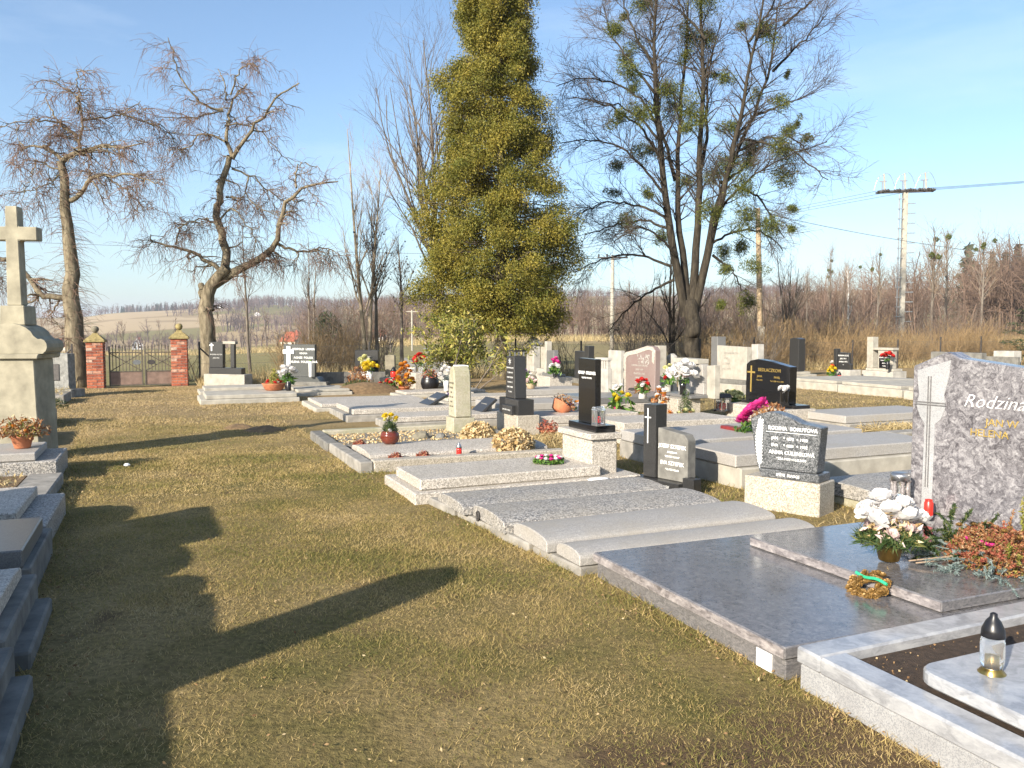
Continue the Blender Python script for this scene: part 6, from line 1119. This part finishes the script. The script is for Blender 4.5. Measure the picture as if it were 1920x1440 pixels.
B('small basket of peach flowers before the terrazzo pedestal', 7.5, 16.6, .32, ('bowl', 'wood_pole', .11, .12), [('cut_leaf', 70, .14, .12, .08, 0)], [('petal_blush', 5, .06, .12, .05, .13)], seed=21)
o = B('orange bowl tipped over with rusty plants on the low pale slab', 6.0, 12.2, .262, ('bowl', 'terracotta', .17, .16), [('heather', 150, .22, .18, .08, 0)], (), seed=22); o.rotation_euler = (0, R(35), TH)
B('rusty plant in an orange pot under the low pale slab', 5.25, 11.0, .0, ('pot', 'terracotta', .12, .13), [('heather_red', 140, .2, .18, .07, 0)], (), seed=23)
B('violet and white posy lying beside the black stele', 6.5, 12.5, .262, None, [('cut_leaf', 40, .16, .06, .08, 0)], [('petal_white', 6, .06, .2, .03, .08), ('petal_violet', 3, .05, .2, .05, .09), ('petal_orange', 2, .05, .1, .1, .12)], 'posy', 'flowers', 24)
tag(mesh_np('straw_clump', *leaves(dome(900, .9, .5, .10) + np.array([0, 0, .0]), .16, .06), 'dry_grass'), 'clump of bleached straw in the grass beside the sunken kerb', 'straw').location = W(10.9, 9.9)
tag(mesh_np('straw_clump', *leaves(dome(700, .5, .35, .16) + np.array([0, 0, .0]), .14, .06), 'dry_grass'), 'clump of bleached straw between obelisk and black stone', 'straw').location = W(5.2, 10.5)
# left group
B('orange bowl with a little green cone plant on the pale stepped slab', 2.42, 20.0, .20, ('bowl', 'terracotta', .27, .17), [('laurel_leaf', 220, .13, .38, .07, 0)], [('petal_red', 4, .06, .3, .0, .06)], seed=25)
lantern('small dark lantern beside the orange bowl', 2.72, 19.75, .20, .2, .06, 'jar', 'black_plastic', 'steel')
B('white lilies in a green vase beside the orange bowl', 2.9, 21.2, .14, ('vase', 'black_plastic', .1, .16), [('cut_leaf', 90, .2, .25, .16, 0)], [('petal_white', 7, .11, .22, .22, .4)], seed=26)
lantern('white candle with green tip on the step of the white-crossed stone', 4.0, 24.45, .25, .46, .05, 'jar', 'white_paint', 'cut_leaf')
B('rust coloured heather clump next to the pale pillar', 5.35, 24.0, .0, None, [('heather', 500, .42, .6, .12, 0)], (), 'heather_tuft', 'plant', 27)
B('low green spreading juniper with yellow blossoms', 4.9, 21.9, .0, None, [('fir_needle', 900, .55, .30, .10, 0)], [('petal_yellow', 4, .08, .5, .05, .05)], 'juniper', 'plant', 28)
B('yellow chrysanthemums in a tall white vase', 5.6, 23.9, .0, ('vase', 'white_paint', .11, .42), [('cut_leaf', 60, .2, .16, .1, 0)], [('petal_yellow', 9, .11, .27, .1, .26)], seed=29)
B('cream flowers in a white vase next to the pale pillar', 5.75, 25.2, .0, ('vase', 'white_paint', .09, .5), [('cut_leaf', 30, .14, .2, .1, 0)], [('petal_cream', 6, .10, .18, .12, .34)], seed=30)
lantern('dark lantern with red glass beside the brown narrow stone', 6.2, 23.4, .2, .36, .09, 'glass', 'red_glass', 'black_plastic', 'black_plastic')
B('mixed evergreen and red flower heap before the slanted grey stone', 5.6, 21.4, .0, None, [('cut_leaf', 260, .45, .3, .14, 0), ('heather', 220, .4, .3, .1, 0)], [('petal_red', 8, .08, .38, .1, .28), ('petal_white', 4, .07, .4, .08, .1)], 'flower_heap', 'flowers', 31)
B('upright orange and yellow chrysanthemum bush', 5.85, 21.0, .0, ('pot', 'terracotta', .15, .14), [('heather', 260, .22, .55, .1, 0)], [('petal_orange', 12, .09, .22, .12, .62), ('petal_yellow', 6, .09, .28, .06, .18)], seed=32)
B('red carnations in a glass vase before the column stone', 6.6, 22.0, .45, ('vase', 'clear_glass', .1, .22), [('cut_leaf', 50, .14, .12, .1, 0)], [('petal_red', 9, .10, .22, .08, .28)], seed=33)
slab(tag(thing('vase_block', 'x', 'block', W(6.6, 22.0), TH), 'pale stone block carrying the glass vase of red carnations', 'block'), 'block', -.25, .25, -.3, .3, -.05, .449, 'terrazzo_light', 0, .01)
B('dark pot with dried grasses beside the laurel shrub', 6.55, 21.0, .0, ('round', 'black_plastic', .25, .4), [('heather_red', 120, .25, .25, .1, 0), ('cut_leaf', 30, .2, .3, .14, 0)], (), seed=34)
B('white and pale blue flowers in front of the laurel shrub', 6.3, 18.9, .15, ('vase', 'white_paint', .07, .25), [('blue_needle', 60, .2, .25, .08, 0)], [('petal_white', 8, .08, .18, .08, .34)], seed=35)
B('tiny violet bunch on the slab by the tilted plaque', 5.4, 16.2, .22, None, [('cut_leaf', 30, .12, .06, .06, 0)], [('petal_violet', 3, .05, .1, .03, .06), ('petal_white', 3, .04, .1, .03, .06)], 'posy', 'flowers', 36)
# left row
B('terracotta pot with orange and green dried plants by the stone cross', -1.42, 10.35, .322, ('pot', 'terracotta', .115, .14), [('heather', 420, .30, .22, .06, 0), ('laurel_leaf', 170, .20, .2, .06, 0), ('hydrangea_dry', 130, .18, .24, .04, .02)], [('petal_orange', 7, .035, .2, .05, .16)], seed=37)
B('evergreen wreath heap with white bits behind the stone cross', -1.9, 16.0, .30, None, [('fir_needle', 260, .42, .18, .12, 0), ('hydrangea_dry', 70, .35, .2, .08, 0)], (), 'wreath_heap', 'wreath', 38)
o = tag(MB().lathe([(.03, 0), (.04, .012), (.02, .03)], 7).build('paper_scrap', 'paper', None), 'crumpled scrap of white paper on the shaded grass', 'litter'); o.location = W(-.40, 10.6, .02)
for i, (s_, t_, r_, lab) in enumerate([(1.5, 13.7, .38, 'brown molehill of loose earth on the path beside the long shadow'), (1.15, 14.2, .28, 'small brown molehill of loose earth on the path')]):
    gx, gy = np.meshgrid(np.linspace(-1.2, 1.2, 22), np.linspace(-1.2, 1.2, 22), indexing='ij'); rz_ = np.maximum(0, 1 - gx ** 2 - gy ** 2) * (1 + .3 * vnoise(gx * 8, gy * 8, i)); ii = np.arange(484).reshape(22, 22)
    o = tag(mesh_np('molehill', np.stack([gx * r_, gy * r_, .09 * rz_ - .02], -1), np.stack([ii[:-1, :-1], ii[1:, :-1], ii[1:, 1:], ii[:-1, 1:]], -1).reshape(-1, 4), 'heap_earth', smooth=True), lab, 'molehill'); o.location = W(s_, t_)

# ================================================================== haze: the air between here and the hills
bm = bmesh.new(); bmesh.ops.create_cube(bm, size=1); me = bpy.data.meshes.new('haze'); bm.to_mesh(me); bm.free()
hz = bpy.data.objects.new('haze', me); COL.objects.link(hz); hz['kind'] = 'stuff'; hz.location = (0, 0, 60); hz.scale = (11000, 11000, 150)
hm = bpy.data.materials.new('haze'); hm.use_nodes = True; hn = hm.node_tree.nodes; hn.remove(hn['Principled BSDF']); pv = hn.new('ShaderNodeVolumePrincipled'); pv.inputs['Color'].default_value = (.80, .87, 1, 1); pv.inputs['Density'].default_value = .00020; pv.inputs['Anisotropy'].default_value = .1
hm.node_tree.links.new(pv.outputs[0], hn['Material Output'].inputs['Volume']); me.materials.append(hm)
